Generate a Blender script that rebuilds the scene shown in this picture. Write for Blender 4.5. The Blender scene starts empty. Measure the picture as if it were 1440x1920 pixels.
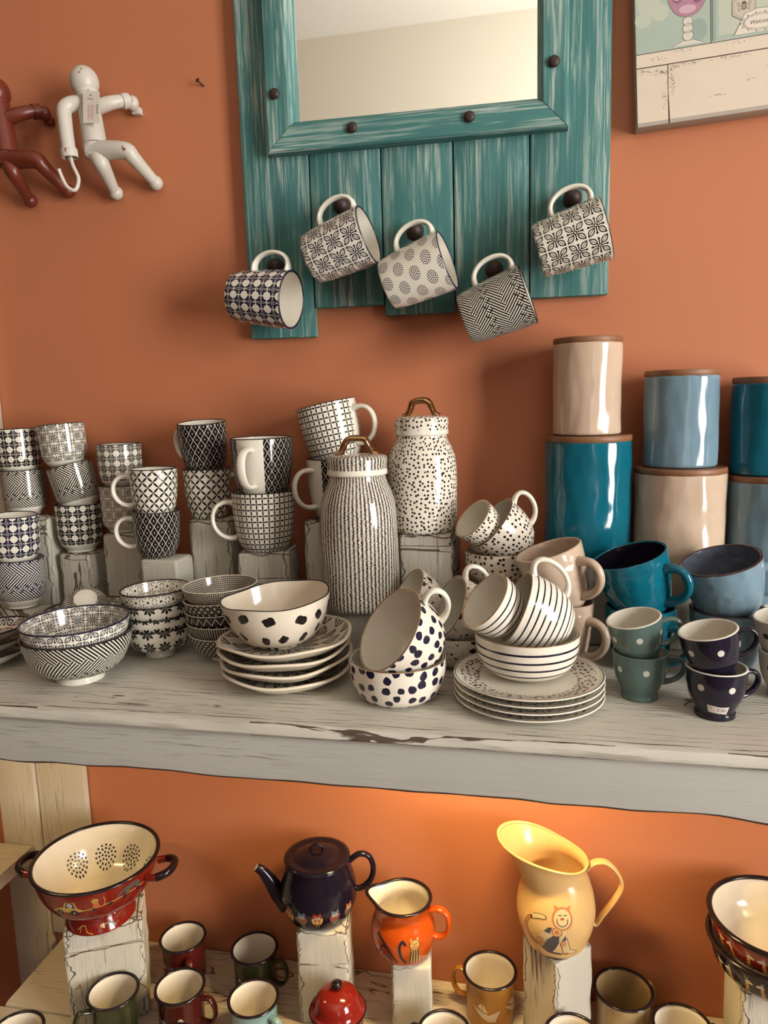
import bpy, bmesh, math, random
from mathutils import Vector, Matrix, noise, Euler
PI = math.pi
scn = bpy.context.scene
COL = scn.collection

# ------------------------------------------------------------------ camera
cam_d = bpy.data.cameras.new('camera'); cam = bpy.data.objects.new('camera', cam_d); COL.objects.link(cam)
cam_d.sensor_width = 36; cam_d.lens = 26; cam_d.clip_start = .02
def cam_axes(yaw, pitch, roll):
    f = Vector((-math.sin(yaw)*math.cos(pitch), math.cos(yaw)*math.cos(pitch), math.sin(pitch)))
    r = Vector((math.cos(yaw), math.sin(yaw), 0)); u = r.cross(f)
    return math.cos(roll)*r+math.sin(roll)*u, -math.sin(roll)*r+math.cos(roll)*u, f
_r, _u, _f = cam_axes(math.radians(12.116), math.radians(-8.616), math.radians(-1.702))
_m = Matrix((_r, _u, -_f)).transposed().to_4x4(); _m.translation = (0, -1.3, 1.5)
cam.matrix_world = _m
scn.camera = cam
# ------------------------------------------------------------------ world, light, exposure
w = bpy.data.worlds.new('world'); scn.world = w; w.use_nodes = True
w.node_tree.nodes['Background'].inputs[0].default_value = (.75, .85, 1, 1)
w.node_tree.nodes['Background'].inputs[1].default_value = .8
def area(name, loc, rot, sx, sy, power, col):
    d = bpy.data.lights.new(name, 'AREA'); d.shape = 'RECTANGLE'; d.size = sx; d.size_y = sy; d.energy = power; d.color = col
    o = bpy.data.objects.new(name, d); COL.objects.link(o); o.location = loc; o.rotation_euler = rot
    return o
# daylight entering through the two shop windows (built below)
area('window_daylight', (2.63, -1.85, 1.70), (0, PI/2, 0), 2.0, 1.05, 262, (1, .98, .94))
area('window_daylight', (1.0, -3.73, 1.75), (PI/2, 0, 0), .8, 1.8, 8, (1, .98, .94))
vs = scn.view_settings
vs.view_transform = 'Standard'; vs.look = 'None'; vs.exposure = -0.12; vs.gamma = 1.0; vs.use_curve_mapping = False

# ------------------------------------------------------------------ node expressions
class X:
    def __init__(s, nt, v): s.nt, s.v = nt, v
    def op(s, o, b=None, c=None):
        n = s.nt.nodes.new('ShaderNodeMath'); n.operation = o
        for i, q in enumerate((s, b, c)):
            if q is None: continue
            q = q.v if isinstance(q, X) else q
            if isinstance(q, (int, float)): n.inputs[i].default_value = q
            else: s.nt.links.new(q, n.inputs[i])
        return X(s.nt, n.outputs[0])
    def k(s, v): return X(s.nt, v)
    def __add__(s, b): return s.op('ADD', b)
    __radd__ = __add__
    def __mul__(s, b): return s.op('MULTIPLY', b)
    __rmul__ = __mul__
    def __sub__(s, b): return s.op('SUBTRACT', b)
    def __rsub__(s, b): return X(s.nt, b).op('SUBTRACT', s)
    def __truediv__(s, b): return s.op('DIVIDE', b)
    def __rtruediv__(s, b): return X(s.nt, b).op2('DIVIDE', s)
    def op2(s, o, b):
        n = s.nt.nodes.new('ShaderNodeMath'); n.operation = o; n.inputs[0].default_value = s.v; s.nt.links.new(b.v, n.inputs[1]); return X(s.nt, n.outputs[0])
    def __lt__(s, b): return s.op('LESS_THAN', b)
    def __gt__(s, b): return s.op('GREATER_THAN', b)
    def __or__(s, b): return s.op('MAXIMUM', b)
    def __and__(s, b): return s.op('MULTIPLY', b)
    def inv(s): return 1-s
    def abs(s): return s.op('ABSOLUTE')
    def fr(s): return s.op('FRACT')
    def fl(s): return s.op('FLOOR')
    def sin(s): return s.op('SINE')
    def cos(s): return s.op('COSINE')
    def mod(s, b): return s.op('FLOORED_MODULO', b)
    def sq(s): return s*s
    def sqrt(s): return s.op('SQRT')
    def atan2(s, b): return s.op('ARCTAN2', b)
    def ss(s, a, b):
        n = s.nt.nodes.new('ShaderNodeMapRange'); n.interpolation_type = 'SMOOTHSTEP'
        n.inputs[1].default_value = a; n.inputs[2].default_value = b; s.nt.links.new(s.v, n.inputs[0]); return X(s.nt, n.outputs[0])
def comb(nt, a, b, c=0.0):
    n = nt.nodes.new('ShaderNodeCombineXYZ')
    for i, q in enumerate((a, b, c)):
        if isinstance(q, X): nt.links.new(q.v, n.inputs[i])
        else: n.inputs[i].default_value = q
    return n.outputs[0]
def coords(nt, which='UV'):
    t = nt.nodes.new('ShaderNodeTexCoord'); s = nt.nodes.new('ShaderNodeSeparateXYZ'); nt.links.new(t.outputs[which], s.inputs[0])
    return [X(nt, s.outputs[i]) for i in range(3)]
def noise_n(nt, vec, scale=5, detail=2, rough=.5, dist=0):
    n = nt.nodes.new('ShaderNodeTexNoise'); n.inputs['Scale'].default_value = scale; n.inputs['Detail'].default_value = detail
    n.inputs['Roughness'].default_value = rough; n.inputs['Distortion'].default_value = dist
    if vec is not None: nt.links.new(vec, n.inputs['Vector'])
    return X(nt, n.outputs['Fac'])
def voro(nt, vec, scale=5, rnd=1, feature='F1', out='Distance'):
    n = nt.nodes.new('ShaderNodeTexVoronoi'); n.feature = feature; n.inputs['Scale'].default_value = scale; n.inputs['Randomness'].default_value = rnd
    n.voronoi_dimensions = '2D'
    nt.links.new(vec, n.inputs['Vector'])
    return n
def mixc(nt, fac, a, b):
    n = nt.nodes.new('ShaderNodeMix'); n.data_type = 'RGBA'
    if isinstance(fac, X): nt.links.new(fac.v, n.inputs[0])
    else: n.inputs[0].default_value = fac
    for q, i in ((a, 6), (b, 7)):
        if isinstance(q, tuple): n.inputs[i].default_value = (*q[:3], 1)
        else: nt.links.new(q, n.inputs[i])
    return n.outputs[2]
def bump(nt, bs, h, strength=.3, dist=.002):
    n = nt.nodes.new('ShaderNodeBump'); n.inputs['Strength'].default_value = strength; n.inputs['Distance'].default_value = dist
    nt.links.new(h.v, n.inputs['Height']); nt.links.new(n.outputs[0], bs.inputs['Normal'])
MATS = {}
def newmat(name, col=(.8, .8, .8), rough=.5, metal=0.0, spec=.5, coat=0):
    m = bpy.data.materials.new(name); m.use_nodes = True; nt = m.node_tree; bs = nt.nodes['Principled BSDF']
    bs.inputs['Base Color'].default_value = (*col, 1); bs.inputs['Roughness'].default_value = rough
    bs.inputs['Metallic'].default_value = metal; bs.inputs['Specular IOR Level'].default_value = spec; bs.inputs['Coat Weight'].default_value = coat
    MATS[name] = m
    return m, nt, bs
def plain(name, col, rough=.15, metal=0.0, var=.06, spec=.5):
    """glaze / enamel / paint of one colour with faint mottling"""
    if name in MATS: return MATS[name]
    m, nt, bs = newmat(name, col, rough, metal, spec)
    o = coords(nt, 'Object'); n = noise_n(nt, comb(nt, *o), 35, 3)
    nt.links.new(mixc(nt, n, tuple(c*(1-var) for c in col), tuple(min(1, c*(1+var)) for c in col)), bs.inputs['Base Color'])
    return m
WHITE = (.69, .65, .55); INK = (.012, .009, .010); NAVY = (.015, .012, .036)
# ---- pattern masks: (nt, u, v) in tile units -> 1 where ink lies
def cen(a): return (a+.5).fr()-.5            # signed distance to the nearest integer
def p_flower(nt, u, v):
    x, y = cen(u), cen(v); d = (x.sq()+y.sq()).sqrt(); a, b = cen(u+.5).abs(), cen(v+.5).abs()
    e1 = ((a/.46).sq()+(b/.075).sq()).sqrt(); e2 = ((b/.46).sq()+(a/.075).sq()).sqrt()
    ink = (d > .315) & ((a-.5).abs() > .035) & ((b-.5).abs() > .035)
    ln = ((e1-.9).abs() < .11) | ((e2-.9).abs() < .11)
    return ink & ln.inv()
def p_star(nt, u, v):
    x, y = cen(u), cen(v); a, b = cen(u+.5), cen(v+.5)
    p, q = ((a+b)*.7071).abs(), ((a-b)*.7071).abs()
    def leaf(p, q):
        t = (p-.05)/.56; w_ = ((t*PI).sin()*.150)
        on = (t > 0) & (t < 1)
        return on & (q < w_) & (((q > w_-.062)) | (q < .018))
    d = (x.sq()+y.sq()).sqrt(); ring = (d > .045) & (d < .10)
    ax, ay = x.abs(), y.abs()
    st = ((ay < .03) & (ax > .1) & (ax < .42)) | ((ax < .03) & (ay > .1) & (ay < .42))
    dt = (((ax-.36).sq()+ay.sq()).sqrt() < .06) | (((ay-.36).sq()+ax.sq()).sqrt() < .06)
    return leaf(p, q) | leaf(q, p) | ring | st | dt
def p_saya(nt, u, v):
    a, b = (u+v), (u-v); i, j = a.fl(), b.fl()
    horiz = (i-j).mod(6) < 3
    fa, fb = a.fr(), b.fr()
    def lines(f, g, cell):
        l = (f*3).fr()-.5
        return (l.abs() < .29)
    # cross hooks at the brick ends
    hook_h = ((fa-.5).abs() < .09) & ((i-j).mod(6) < 1) & ((fb-.5).abs() < .36)
    hook_v = ((fb-.5).abs() < .09) & ((i-j).mod(6) > 4.5) & ((fa-.5).abs() < .36)
    h = lines(fb, fa, 0); w_ = lines(fa, fb, 0)
    return (h & horiz) | (w_ & horiz.inv()) | hook_h | hook_v
def p_dia(nt, u, v):
    a, b = u+v*.62, u-v*.62
    ln = (cen(a).abs() < .036) | (cen(b).abs() < .036)
    ca, cb = cen(a+.5), cen(b+.5); dot = (ca.sq()+cb.sq()).sqrt() < .085
    return (ln | dot).inv()
def p_lat(nt, u, v):
    a, b = u+v, u-v
    wa = (b.fr()*PI).sin()*.12+.02; wb = (a.fr()*PI).sin()*.12+.02
    return (cen(a).abs() < wa) | (cen(b).abs() < wb)
def p_grid(nt, u, v):
    wa = (v.fr()*PI).sin()*.10+.03; wb = (u.fr()*PI).sin()*.10+.03
    return (cen(u).abs() < wa) | (cen(v).abs() < wb)
def p_dots(rad, rnd=.75, var=.3):
    def f(nt, u, v):
        vn = voro(nt, comb(nt, u, v), 1, rnd); wn = noise_n(nt, comb(nt, u, v), 1.3, 1)
        dn = noise_n(nt, comb(nt, u, v), 3, 1)
        return X(nt, vn.outputs['Distance'])+(dn-.5)*.10 < (wn-.5)*var+rad
    return f
def p_splat(nt, u, v):
    m = None
    for s, r in ((1, .30), (2.3, .26), (4.5, .24)):
        vn = voro(nt, comb(nt, u+s*3.3, v+s), s, 1); wn = X(nt, noise_n(nt, comb(nt, u+s, v), .55, 1).v)
        cs = nt.nodes.new('ShaderNodeSeparateColor'); nt.links.new(vn.outputs['Color'], cs.inputs[0])
        q = X(nt, vn.outputs['Distance']) < (X(nt, cs.outputs[0])-.42)*r*1.7
        m = q if m is None else (m | q)
    return m
def p_wob(nt, u, v):
    n = noise_n(nt, comb(nt, u*.7, v*9), 1, 2); n2 = noise_n(nt, comb(nt, u*1.0, v*24), 1, 1)
    return cen(u+(n-.5)*1.5+(n2-.5)*.30).abs() < (n2*.50)
def p_rings(wd=.12):
    return lambda nt, u, v: cen(v).abs() < wd
def p_pin(nt, u, v):
    x, y = cen(u), cen(v); d = (x.sq()+y.sq()).sqrt(); th = y.atan2(x)
    f = ((th*8/(2*PI)+d*2.2).fr())
    blade = (d < (.26+f*.20)) & (f > .16) & (d > .10)
    core = ((d < .12) & (d > .085)) | (d < .035)
    spoke = (d < .22) & (f > .42)
    return (blade | core | spoke) & (d < .46)
def p_burst(nt, u, v):
    x, y = cen(u), cen(v); d = (x.sq()+y.sq()).sqrt(); th = y.atan2(x)
    f = (th*8/(2*PI)).fr()-.5
    a, b = cen(u+.5), cen(v+.5)
    return ((f.abs() < .15/((d+.12)*3)) & (d < .46) & (d > .08)) | ((a.sq()+b.sq()).sqrt() < .10)
def p_cross(nt, u, v):
    x, y = cen(u), cen(v); p, q = ((x+y)*.7071).abs(), ((x-y)*.7071).abs(); a, b = cen(u+.5).abs(), cen(v).abs()
    return ((p < .33) & (q < .10)) | ((q < .33) & (p < .10)) | ((a.sq()+b.sq()).sqrt() < .12)
def p_fine(nt, u, v): return ((cen(u).abs() < .13) | (cen(v).abs() < .13)).inv()
def p_hatch(nt, u, v):
    a, b = u+v, u-v
    return ((cen(a).abs() < .28) & (cen(b).abs() < .28)).inv() & ((cen(a+.5).abs() < .06) & (cen(b+.5).abs() < .06)).inv()
def p_vline(nt, u, v): return cen(u).abs() > .14
def p_zig(nt, u, v): return (cen(v+cen(u).abs()*1.6).abs() > .10)
def p_leaf(nt, u, v):
    y = cen(v); row = (v+.5).fl(); x = cen(u+row*.5)
    xs = x+y*.35; w_ = ((y+.5)*PI).sin()*.36
    e = xs.abs()
    rib = (cen((y*7)+e*5).abs() < .15) & (e < w_)
    return ((e < w_) & (e > w_-.085)) | ((e < .035) & (e < w_)) | rib
def p_blot(nt, u, v):
    # big brush blots on a loose staggered lattice
    row = v.fl(); uu = u+row.mod(2)*.5; col = uu.fl()
    wn = nt.nodes.new('ShaderNodeTexWhiteNoise'); wn.noise_dimensions = '2D'; nt.links.new(comb(nt, col, row), wn.inputs[0])
    cs = nt.nodes.new('ShaderNodeSeparateColor'); nt.links.new(wn.outputs['Color'], cs.inputs[0])
    r1, r2, r3 = [X(nt, cs.outputs[i]) for i in range(3)]
    x = uu.fr()-.5-(r1-.5)*.34; y = v.fr()-.5-(r2-.5)*.30
    th = (r3-.5)*3; c, s = th.cos(), th.sin(); p, q = x*c+y*s, y*c-x*s
    nz = noise_n(nt, comb(nt, u*1, v*1), 6, 1)
    d = ((p/.27).abs().op('POWER', 3)+(q/.20).abs().op('POWER', 3)).op('POWER', .3333)
    return (d+(nz-.5)*.5) < .92
def p_sparse(rad):
    def f(nt, u, v):
        row = v.fl(); x = cen(u+row.mod(2)*.5+row*.17); y = v.fr()-.5
        return (x.sq()+y.sq()).sqrt() < rad
    return f
def p_dandel(nt, u, v):
    row = v.fl(); x = cen(u+row.mod(2)*.5); y = v.fr()-.5
    d = (x.sq()+y.sq()).sqrt(); th = y.atan2(x)
    m = d < .04
    for R_, n in ((.12, 6), (.22, 11), (.32, 16)):
        t = cen(th*n/(2*PI))*(2*PI*R_/n)
        m = m | ((((d-R_).sq()+t.sq()).sqrt()) < .04)
    return m
def ceramic(name, pat, n, r, ink=INK, base=WHITE, rough=.13, gap=0.0, aspect=1.0, jitter=0.0, vmax=0.0):
    """glazed pottery printed with a pattern of n repeats round a wall of nominal radius r"""
    if name in MATS: return MATS[name]
    m, nt, bs = newmat(name, base, rough)
    u, v, _ = coords(nt, 'UV')
    kk = n/(2*PI*r)*aspect
    mask = pat(nt, u*n+.5, v*kk)
    if gap: mask = mask & (cen(u).abs() > gap)
    if vmax: mask = mask & (v < vmax)
    if jitter:
        nz = noise_n(nt, comb(nt, u*n, v*kk), 3, 3); mask = mask*(nz.ss(.5-jitter, .5)*.5+.5)
    nt.links.new(mixc(nt, mask, base, ink), bs.inputs['Base Color'])
    return m
def white_wood(name, axis, base=(.50, .47, .40), dark=(.075, .045, .03), amount=.5, edges=True, sc=1.0):
    """whitewashed timber: grain cracks along axis, knots of bare brown wood, worn lines near the edges"""
    m, nt, bs = newmat(name, base, .62, spec=.25)
    o = coords(nt, 'Object'); oi = nt.nodes.new('ShaderNodeObjectInfo'); rnd = X(nt, oi.outputs['Random'])
    st = [1.0, 1.0, 1.0]; st[axis] = .05
    q = [c*s for c, s in zip(o, st)]; q = [q[0]+rnd*13, q[1]+rnd*7, q[2]+rnd*5]
    st2 = [1.0, 1.0, 1.0]; st2[axis] = .16
    q2 = [c*s for c, s in zip(o, st2)]; q2 = [q2[0]+rnd*3, q2[1]+rnd*9, q2[2]+rnd*11]
    grain = noise_n(nt, comb(nt, *q), 260*sc, 4, .6); big = noise_n(nt, comb(nt, *q2), 16*sc, 3, .55, .6); mid = noise_n(nt, comb(nt, *q), 120*sc, 4, .62, .3)
    soft = noise_n(nt, comb(nt, *q2), 7*sc, 2)
    crack = mid.ss(.665-.03*amount, .72)*soft.ss(.34, .56)
    band = (big-.5).abs()
    crack2 = (band.ss(.002, .007+.006*amount)).inv() & soft.ss(.54, .62)
    fine = grain.ss(.52, .70)*soft.ss(.36, .60)*.8
    c = mixc(nt, soft, tuple(x*.82 for x in base), tuple(min(1, x*1.12) for x in base))
    c = mixc(nt, fine, c, tuple(x*.33 for x in base))
    c = mixc(nt, crack*.8, c, tuple(x*1.3 for x in dark)); c = mixc(nt, crack2*.9, c, dark)
    if edges:
        g = coords(nt, 'Generated'); en = noise_n(nt, comb(nt, *q2), 30, 3)
        e = None
        for k in range(2 if axis == 2 else 3):
            dd = (g[k]-.5).abs()*-1+.5
            if axis != 2 and k == axis: continue
            other = o[2]*1.0 if axis == 2 else o[axis]*1.0
            wn_ = noise_n(nt, comb(nt, other*22+rnd*31+k*5, (g[k] > .5)*3.7+k), 1, 3, .6)
            l = ((dd-(wn_-.36)*.42).abs() < (wn_-.32)*.045)
            e = l if e is None else (e | l)
        if axis == 2:
            wn_ = noise_n(nt, comb(nt, (o[0]+o[1])*26+rnd*17, 2.2), 1, 3, .6)
            e = e | ((g[2]*-1+1-(wn_-.40)*.16).abs() < .006)
        e = e & (soft.ss(.36, .44))
        c = mixc(nt, e*.9, c, tuple(x*.8 for x in dark))
    nt.links.new(c, bs.inputs['Base Color'])
    bump(nt, bs, (grain*.4+mid*.6)-crack*.5, .45, .002)
    return m
def worn_edge(name, y0):
    """bare-wood cracks wandering along the front edge of the shelf board"""
    m = MATS[name]; nt = m.node_tree; bs = nt.nodes['Principled BSDF']; old = bs.inputs['Base Color'].links[0].from_socket
    o = coords(nt, 'Object'); c = old
    for k, (off, amp, wd) in enumerate(((.012, .030, .0011), (.004, .022, .0018), (.024, .034, .0007))):
        n = noise_n(nt, comb(nt, o[0]*2.6+k*7, .3*k), 1, 3, .55); g = noise_n(nt, comb(nt, o[0]*11+k*3, o[1]*90), 1, 3, .6); on = noise_n(nt, comb(nt, o[0]*3.1+k*11, .7), 1, 2)
        line = ((o[1]-(y0+off)-(n-.5)*amp).abs() < (g-.34)*wd*3.8) & (on > .44)
        gr = noise_n(nt, comb(nt, o[0]*14, o[1]*420), 1, 3, .6); c = mixc(nt, (line & gr.ss(.36, .46))*.92, c, (.046, .022, .012))
    nt.links.new(c, bs.inputs['Base Color'])
def build_mats():
    plain('white_glaze', WHITE, .13); plain('cream_glaze', (.68, .59, .46), .13); plain('bright_white', (.72, .67, .57), .15)
    plain('ink_rim', INK, .2); plain('navy_rim', NAVY, .2); newmat('gold', (.42, .25, .12), .14, 1.0); newmat('gold_rim', (.45, .29, .15), .25, 1.0)
    plain('lid_wood', (.20, .085, .035), .5, var=.3); plain('beige_glaze', (.50, .375, .275), .12, var=.1); plain('teal_glaze', (.004, .105, .155), .1, var=.2)
    plain('blue_glaze', (.15, .235, .29), .12, var=.15); plain('blue_in', (.10, .115, .15), .2); plain('maroon_rim', (.05, .02, .02), .25)
    plain('sage_glaze', (.092, .145, .128), .15); plain('navy_glaze', (.009, .007, .014), .13, spec=.38); plain('enamel_white', (.64, .57, .46), .14)
    plain('enamel_rim', (.010, .006, .008), .18, spec=.32); plain('enamel_red', (.16, .010, .006), .13); plain('enamel_dkred', (.075, .008, .006), .15)
    plain('enamel_maroon', (.055, .008, .006), .15); plain('enamel_green', (.028, .030, .012), .15); plain('enamel_ltblue', (.18, .29, .28), .15)
    plain('enamel_navy', (.007, .005, .011), .12, spec=.34); plain('enamel_orange', (.42, .060, .005), .13); plain('enamel_ochre', (.30, .125, .015), .18)
    plain('enamel_cream', (.58, .37, .15), .22); plain('enamel_beige', (.34, .24, .11), .22); plain('enamel_beige_in', (.30, .20, .09), .25)
    plain('iron', (.028, .012, .009), .55); plain('paint_white', (.56, .52, .44), .38); plain('paint_red', (.13, .022, .010), .35)
    plain('card', (.62, .56, .48), .7); plain('print_ink', (.03, .02, .02), .6); plain('print_pink', (.45, .22, .2), .6); plain('rust', (.18, .055, .02), .8)
    # chipped paint on the white hook figure
    m, nt, bs = newmat('chipped_white', (.56, .52, .44), .4); o = coords(nt, 'Object')
    n = noise_n(nt, comb(nt, *o), 32, 3, .6); n2 = noise_n(nt, comb(nt, *o), 9, 3)
    c = mixc(nt, n2, (.60, .56, .48), (.46, .43, .37)); c = mixc(nt, n.ss(.63, .67), c, (.20, .075, .03)); c = mixc(nt, n.ss(.68, .70), c, (.02, .01, .008))
    nt.links.new(c, bs.inputs['Base Color'])
    # terracotta wall
    m, nt, bs = newmat('terracotta_paint', (.44, .155, .072), .55, spec=.3); o = coords(nt, 'Object')
    n = noise_n(nt, comb(nt, *o), 1.8, 3); n2 = noise_n(nt, comb(nt, *o), 90, 4)
    nt.links.new(mixc(nt, n, (.43, .150, .068), (.47, .168, .080)), bs.inputs['Base Color']); bump(nt, bs, n2, .12, .001)
    m, nt, bs = newmat('cream_paint', (.64, .60, .50), .8); m, nt, bs = newmat('ceiling_paint', (.82, .80, .73), .8); newmat('floor_wood', (.11, .07, .045), .6); newmat('brown_paint', (.20, .085, .048), .6)
    # teal planks: blue-green stain with white grain
    for nm, ax in (('teal_wood_v', 2), ('teal_wood_h', 0)):
        m, nt, bs = newmat(nm, (.03, .2, .2), .6, spec=.25); o = coords(nt, 'Object'); oi = nt.nodes.new('ShaderNodeObjectInfo'); rnd = X(nt, oi.outputs['Random'])
        st = [1.0]*3; st[ax] = .035; q = [c*s+rnd*k for c, s, k in zip(o, st, (17, 5, 9))]
        st2 = [1.0]*3; st2[ax] = .22; q2 = [c*s+rnd*k for c, s, k in zip(o, st2, (3, 5, 8))]
        g = noise_n(nt, comb(nt, *q), 210, 3, .6, .3); g2 = noise_n(nt, comb(nt, *q2), 22, 4, .6); k = noise_n(nt, comb(nt, *q2), 8, 3)
        wv = nt.nodes.new('ShaderNodeTexWave'); wv.bands_direction = 'X' if ax == 2 else 'Z'; wv.inputs['Scale'].default_value = 60; wv.inputs['Distortion'].default_value = 14; wv.inputs['Detail'].default_value = 2; wv.inputs['Detail Scale'].default_value = .8
        nt.links.new(comb(nt, *[a+rnd*2 for a in (q2[0], q2[1], q2[2])]), wv.inputs['Vector']); wv_ = X(nt, wv.outputs['Fac'])
        c = mixc(nt, g2, (.026, .108, .106), (.085, .235, .215)); c = mixc(nt, k.ss(.52, .75)*.6, c, (.03, .07, .072))
        g3 = noise_n(nt, comb(nt, *q), 95, 4, .65, .15); line = g3.ss(.50, .66); scuff = g.ss(.48, .68)*g2.ss(.44, .62)
        c = mixc(nt, line*.62, c, (.33, .42, .375)); c = mixc(nt, scuff*.80, c, (.46, .51, .45))
        nt.links.new(c, bs.inputs['Base Color']); bump(nt, bs, g*.6+g3, .5, .002)
    white_wood('wash_x', 0, (.50, .47, .40), amount=.5, edges=False); white_wood('wash_z', 2, (.50, .465, .385), amount=.9)
    white_wood('wash_post', 2, (.56, .49, .38), amount=.4, edges=False); white_wood('wash_fascia', 0, (.41, .395, .35), amount=2.2, edges=False)
    white_wood('wash_front', 0, (.52, .49, .415), amount=.6, edges=False); worn_edge('wash_front', -.466)
    white_wood('wash_low', 0, (.48, .40, .30), amount=.3, edges=False)
    plain('canvas_side', (.40, .33, .26), .8)
    plain('bare_wood', (.055, .028, .016), .7, var=.4)
    newmat('mirror_glass', (.93, .93, .90), .015, 1.0)
    m, nt, bs = newmat('lamp_glow', (1, .8, .5)); bs.inputs['Emission Color'].default_value = (1, .72, .38, 1); bs.inputs['Emission Strength'].default_value = 6
    m, nt, bs = newmat('lamp_glow_white', (1, .9, .8)); bs.inputs['Emission Color'].default_value = (1, .9, .75, 1); bs.inputs['Emission Strength'].default_value = 4
    m = bpy.data.materials.new('window_glass'); m.use_nodes = True; nt = m.node_tree; nt.nodes.clear(); MATS['window_glass'] = m
    o_ = nt.nodes.new('ShaderNodeOutputMaterial'); t_ = nt.nodes.new('ShaderNodeBsdfTransparent'); g_ = nt.nodes.new('ShaderNodeBsdfGlossy'); g_.inputs['Roughness'].default_value = .02
    x_ = nt.nodes.new('ShaderNodeMixShader'); x_.inputs[0].default_value = .06; nt.links.new(t_.outputs[0], x_.inputs[1]); nt.links.new(g_.outputs[0], x_.inputs[2]); nt.links.new(x_.outputs[0], o_.inputs[0])
build_mats()
M = MATS

# ------------------------------------------------------------------ builders
def link(name, me, mats, parent=None, smooth=True, ang=45):
    for m in (mats if isinstance(mats, (list, tuple)) else [mats]): me.materials.append(M[m] if isinstance(m, str) else m)
    o = bpy.data.objects.new(name, me); COL.objects.link(o); o.parent = parent
    if smooth:
        me.polygons.foreach_set('use_smooth', [True]*len(me.polygons)); me.set_sharp_from_angle(angle=math.radians(ang))
    return o
def from_bm(name, bm, mats, parent=None, smooth=True, ang=45):
    me = bpy.data.meshes.new(name); bm.to_mesh(me); bm.free()
    return link(name, me, mats, parent, smooth, ang)
def tag(o, label=None, cat=None, group=None, kind=None):
    if label: o['label'] = label
    if cat: o['category'] = cat
    if group: o['group'] = group
    if kind: o['kind'] = kind
    return o
def thing(name, label, cat, loc=(0, 0, 0), group=None):
    o = bpy.data.objects.new(name, None); COL.objects.link(o); o.location = loc; o.empty_display_size = .02
    return tag(o, label, cat, group)
def orient(o, base, axis=(0, 0, 1), hdir=(1, 0, 0)):
    z = Vector(axis).normalized(); x = Vector(hdir); x = (x-z*x.dot(z)).normalized(); y = z.cross(x)
    m = Matrix((x, y, z)).transposed().to_4x4(); m.translation = base; o.matrix_world = m
    return o
def cr(pts, k=6):
    """Catmull-Rom through (r, z) points"""
    out = []; P = [pts[0]]+list(pts)+[pts[-1]]
    for i in range(1, len(P)-2):
        p0, p1, p2, p3 = P[i-1:i+3]
        for s in range(k):
            t = s/k
            out.append(tuple(.5*((2*b)+(-a+c)*t+(2*a-5*b+4*c-d)*t*t+(-a+3*b-3*c+d)*t**3) for a, b, c, d in zip(p0, p1, p2, p3)))
    out.append(tuple(pts[-1])); return out
def lathe(name, parent, prof, mats, n=64, disp=None, ang=50):
    """prof: (r, z, v, mat) rings; disp(theta, r, z) -> (r, z)"""
    vs_, rings = [], []
    for r, z, v, mi in prof:
        if r < 1e-6: rings.append([len(vs_)]); vs_.append((0, 0, disp(0, 0, z)[1] if disp else z))
        else:
            ring = []
            for j in range(n):
                th = 2*PI*j/n; rr, zz = disp(th, r, z) if disp else (r, z)
                ring.append(len(vs_)); vs_.append((rr*math.cos(th), rr*math.sin(th), zz))
            rings.append(ring)
    fs, uv, mi_ = [], [], []
    for i in range(len(prof)-1):
        a, b = rings[i], rings[i+1]; va, vb = prof[i][2], prof[i+1][2]
        if va > vb+.5: va = vb
        for j in range(n):
            j2 = (j+1) % n; u0, u1 = j/n, (j+1)/n
            if len(a) == 1 and len(b) == 1: continue
            if len(a) == 1: fs.append((a[0], b[j2], b[j])); uv += [((u0+u1)/2, va), (u1, vb), (u0, vb)]
            elif len(b) == 1: fs.append((a[j], a[j2], b[0])); uv += [(u0, va), (u1, va), ((u0+u1)/2, vb)]
            else: fs.append((a[j], a[j2], b[j2], b[j])); uv += [(u0, va), (u1, va), (u1, vb), (u0, vb)]
            mi_.append(prof[i][3])
    me = bpy.data.meshes.new(name); me.from_pydata(vs_, [], fs)
    ul = me.uv_layers.new(name='UVMap'); ul.data.foreach_set('uv', [c for q in uv for c in q])
    o = link(name, me, mats, parent, True, ang); me.polygons.foreach_set('material_index', mi_)
    return o
def arc_v(pts):
    v, out = 0, []
    for i, p in enumerate(pts):
        if i: v += math.hypot(p[0]-pts[i-1][0], p[1]-pts[i-1][1])
        out.append(v)
    return out
def vessel(root, pts, t, zf, mo, mi, mr=None, foot=None, rim=None, n=64, disp=None, k=6, name='body', flip_v=False):
    """a hollow turned wall. pts: outer (r, z) from base edge to rim; foot=(z, material) below which the wall is bare"""
    out = cr(pts, k); h = out[-1][1]
    av = arc_v(out); tot = av[-1]
    mats = [mo, mi]+([foot[1]] if foot else [])
    prof = [(0, out[0][1], 0, 2 if foot else 0)]
    for (r, z), v in zip(out, av):
        prof.append((r, z, (tot-v) if flip_v else v, 2 if foot and z < foot[0] else 0))
    r_, z_, v_, _ = prof[-1]; prof[-1] = (r_, z_, v_, 1)
    inn = [(max(r-t, .001), z) for r, z in reversed(out) if z > zf+.001]
    rf = inn[-1][0]; inn += [(rf*.93, zf+.0004), (rf*.8, zf), (0, zf)]
    iv = arc_v(inn)
    prof += [(r, z, v, 1) for (r, z), v in zip(inn, iv)]
    b = lathe(name, root, prof, mats, n, disp)
    rr = rim if rim else t*.56
    rc = out[-1][0]-t/2
    lathe('rim', root, [(rc+rr*math.cos(a), h+rr*.7*math.sin(a), 0, 0) for a in [2*PI*i/10 for i in range(11)]], [mr or mi], n, disp)
    return b
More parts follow.
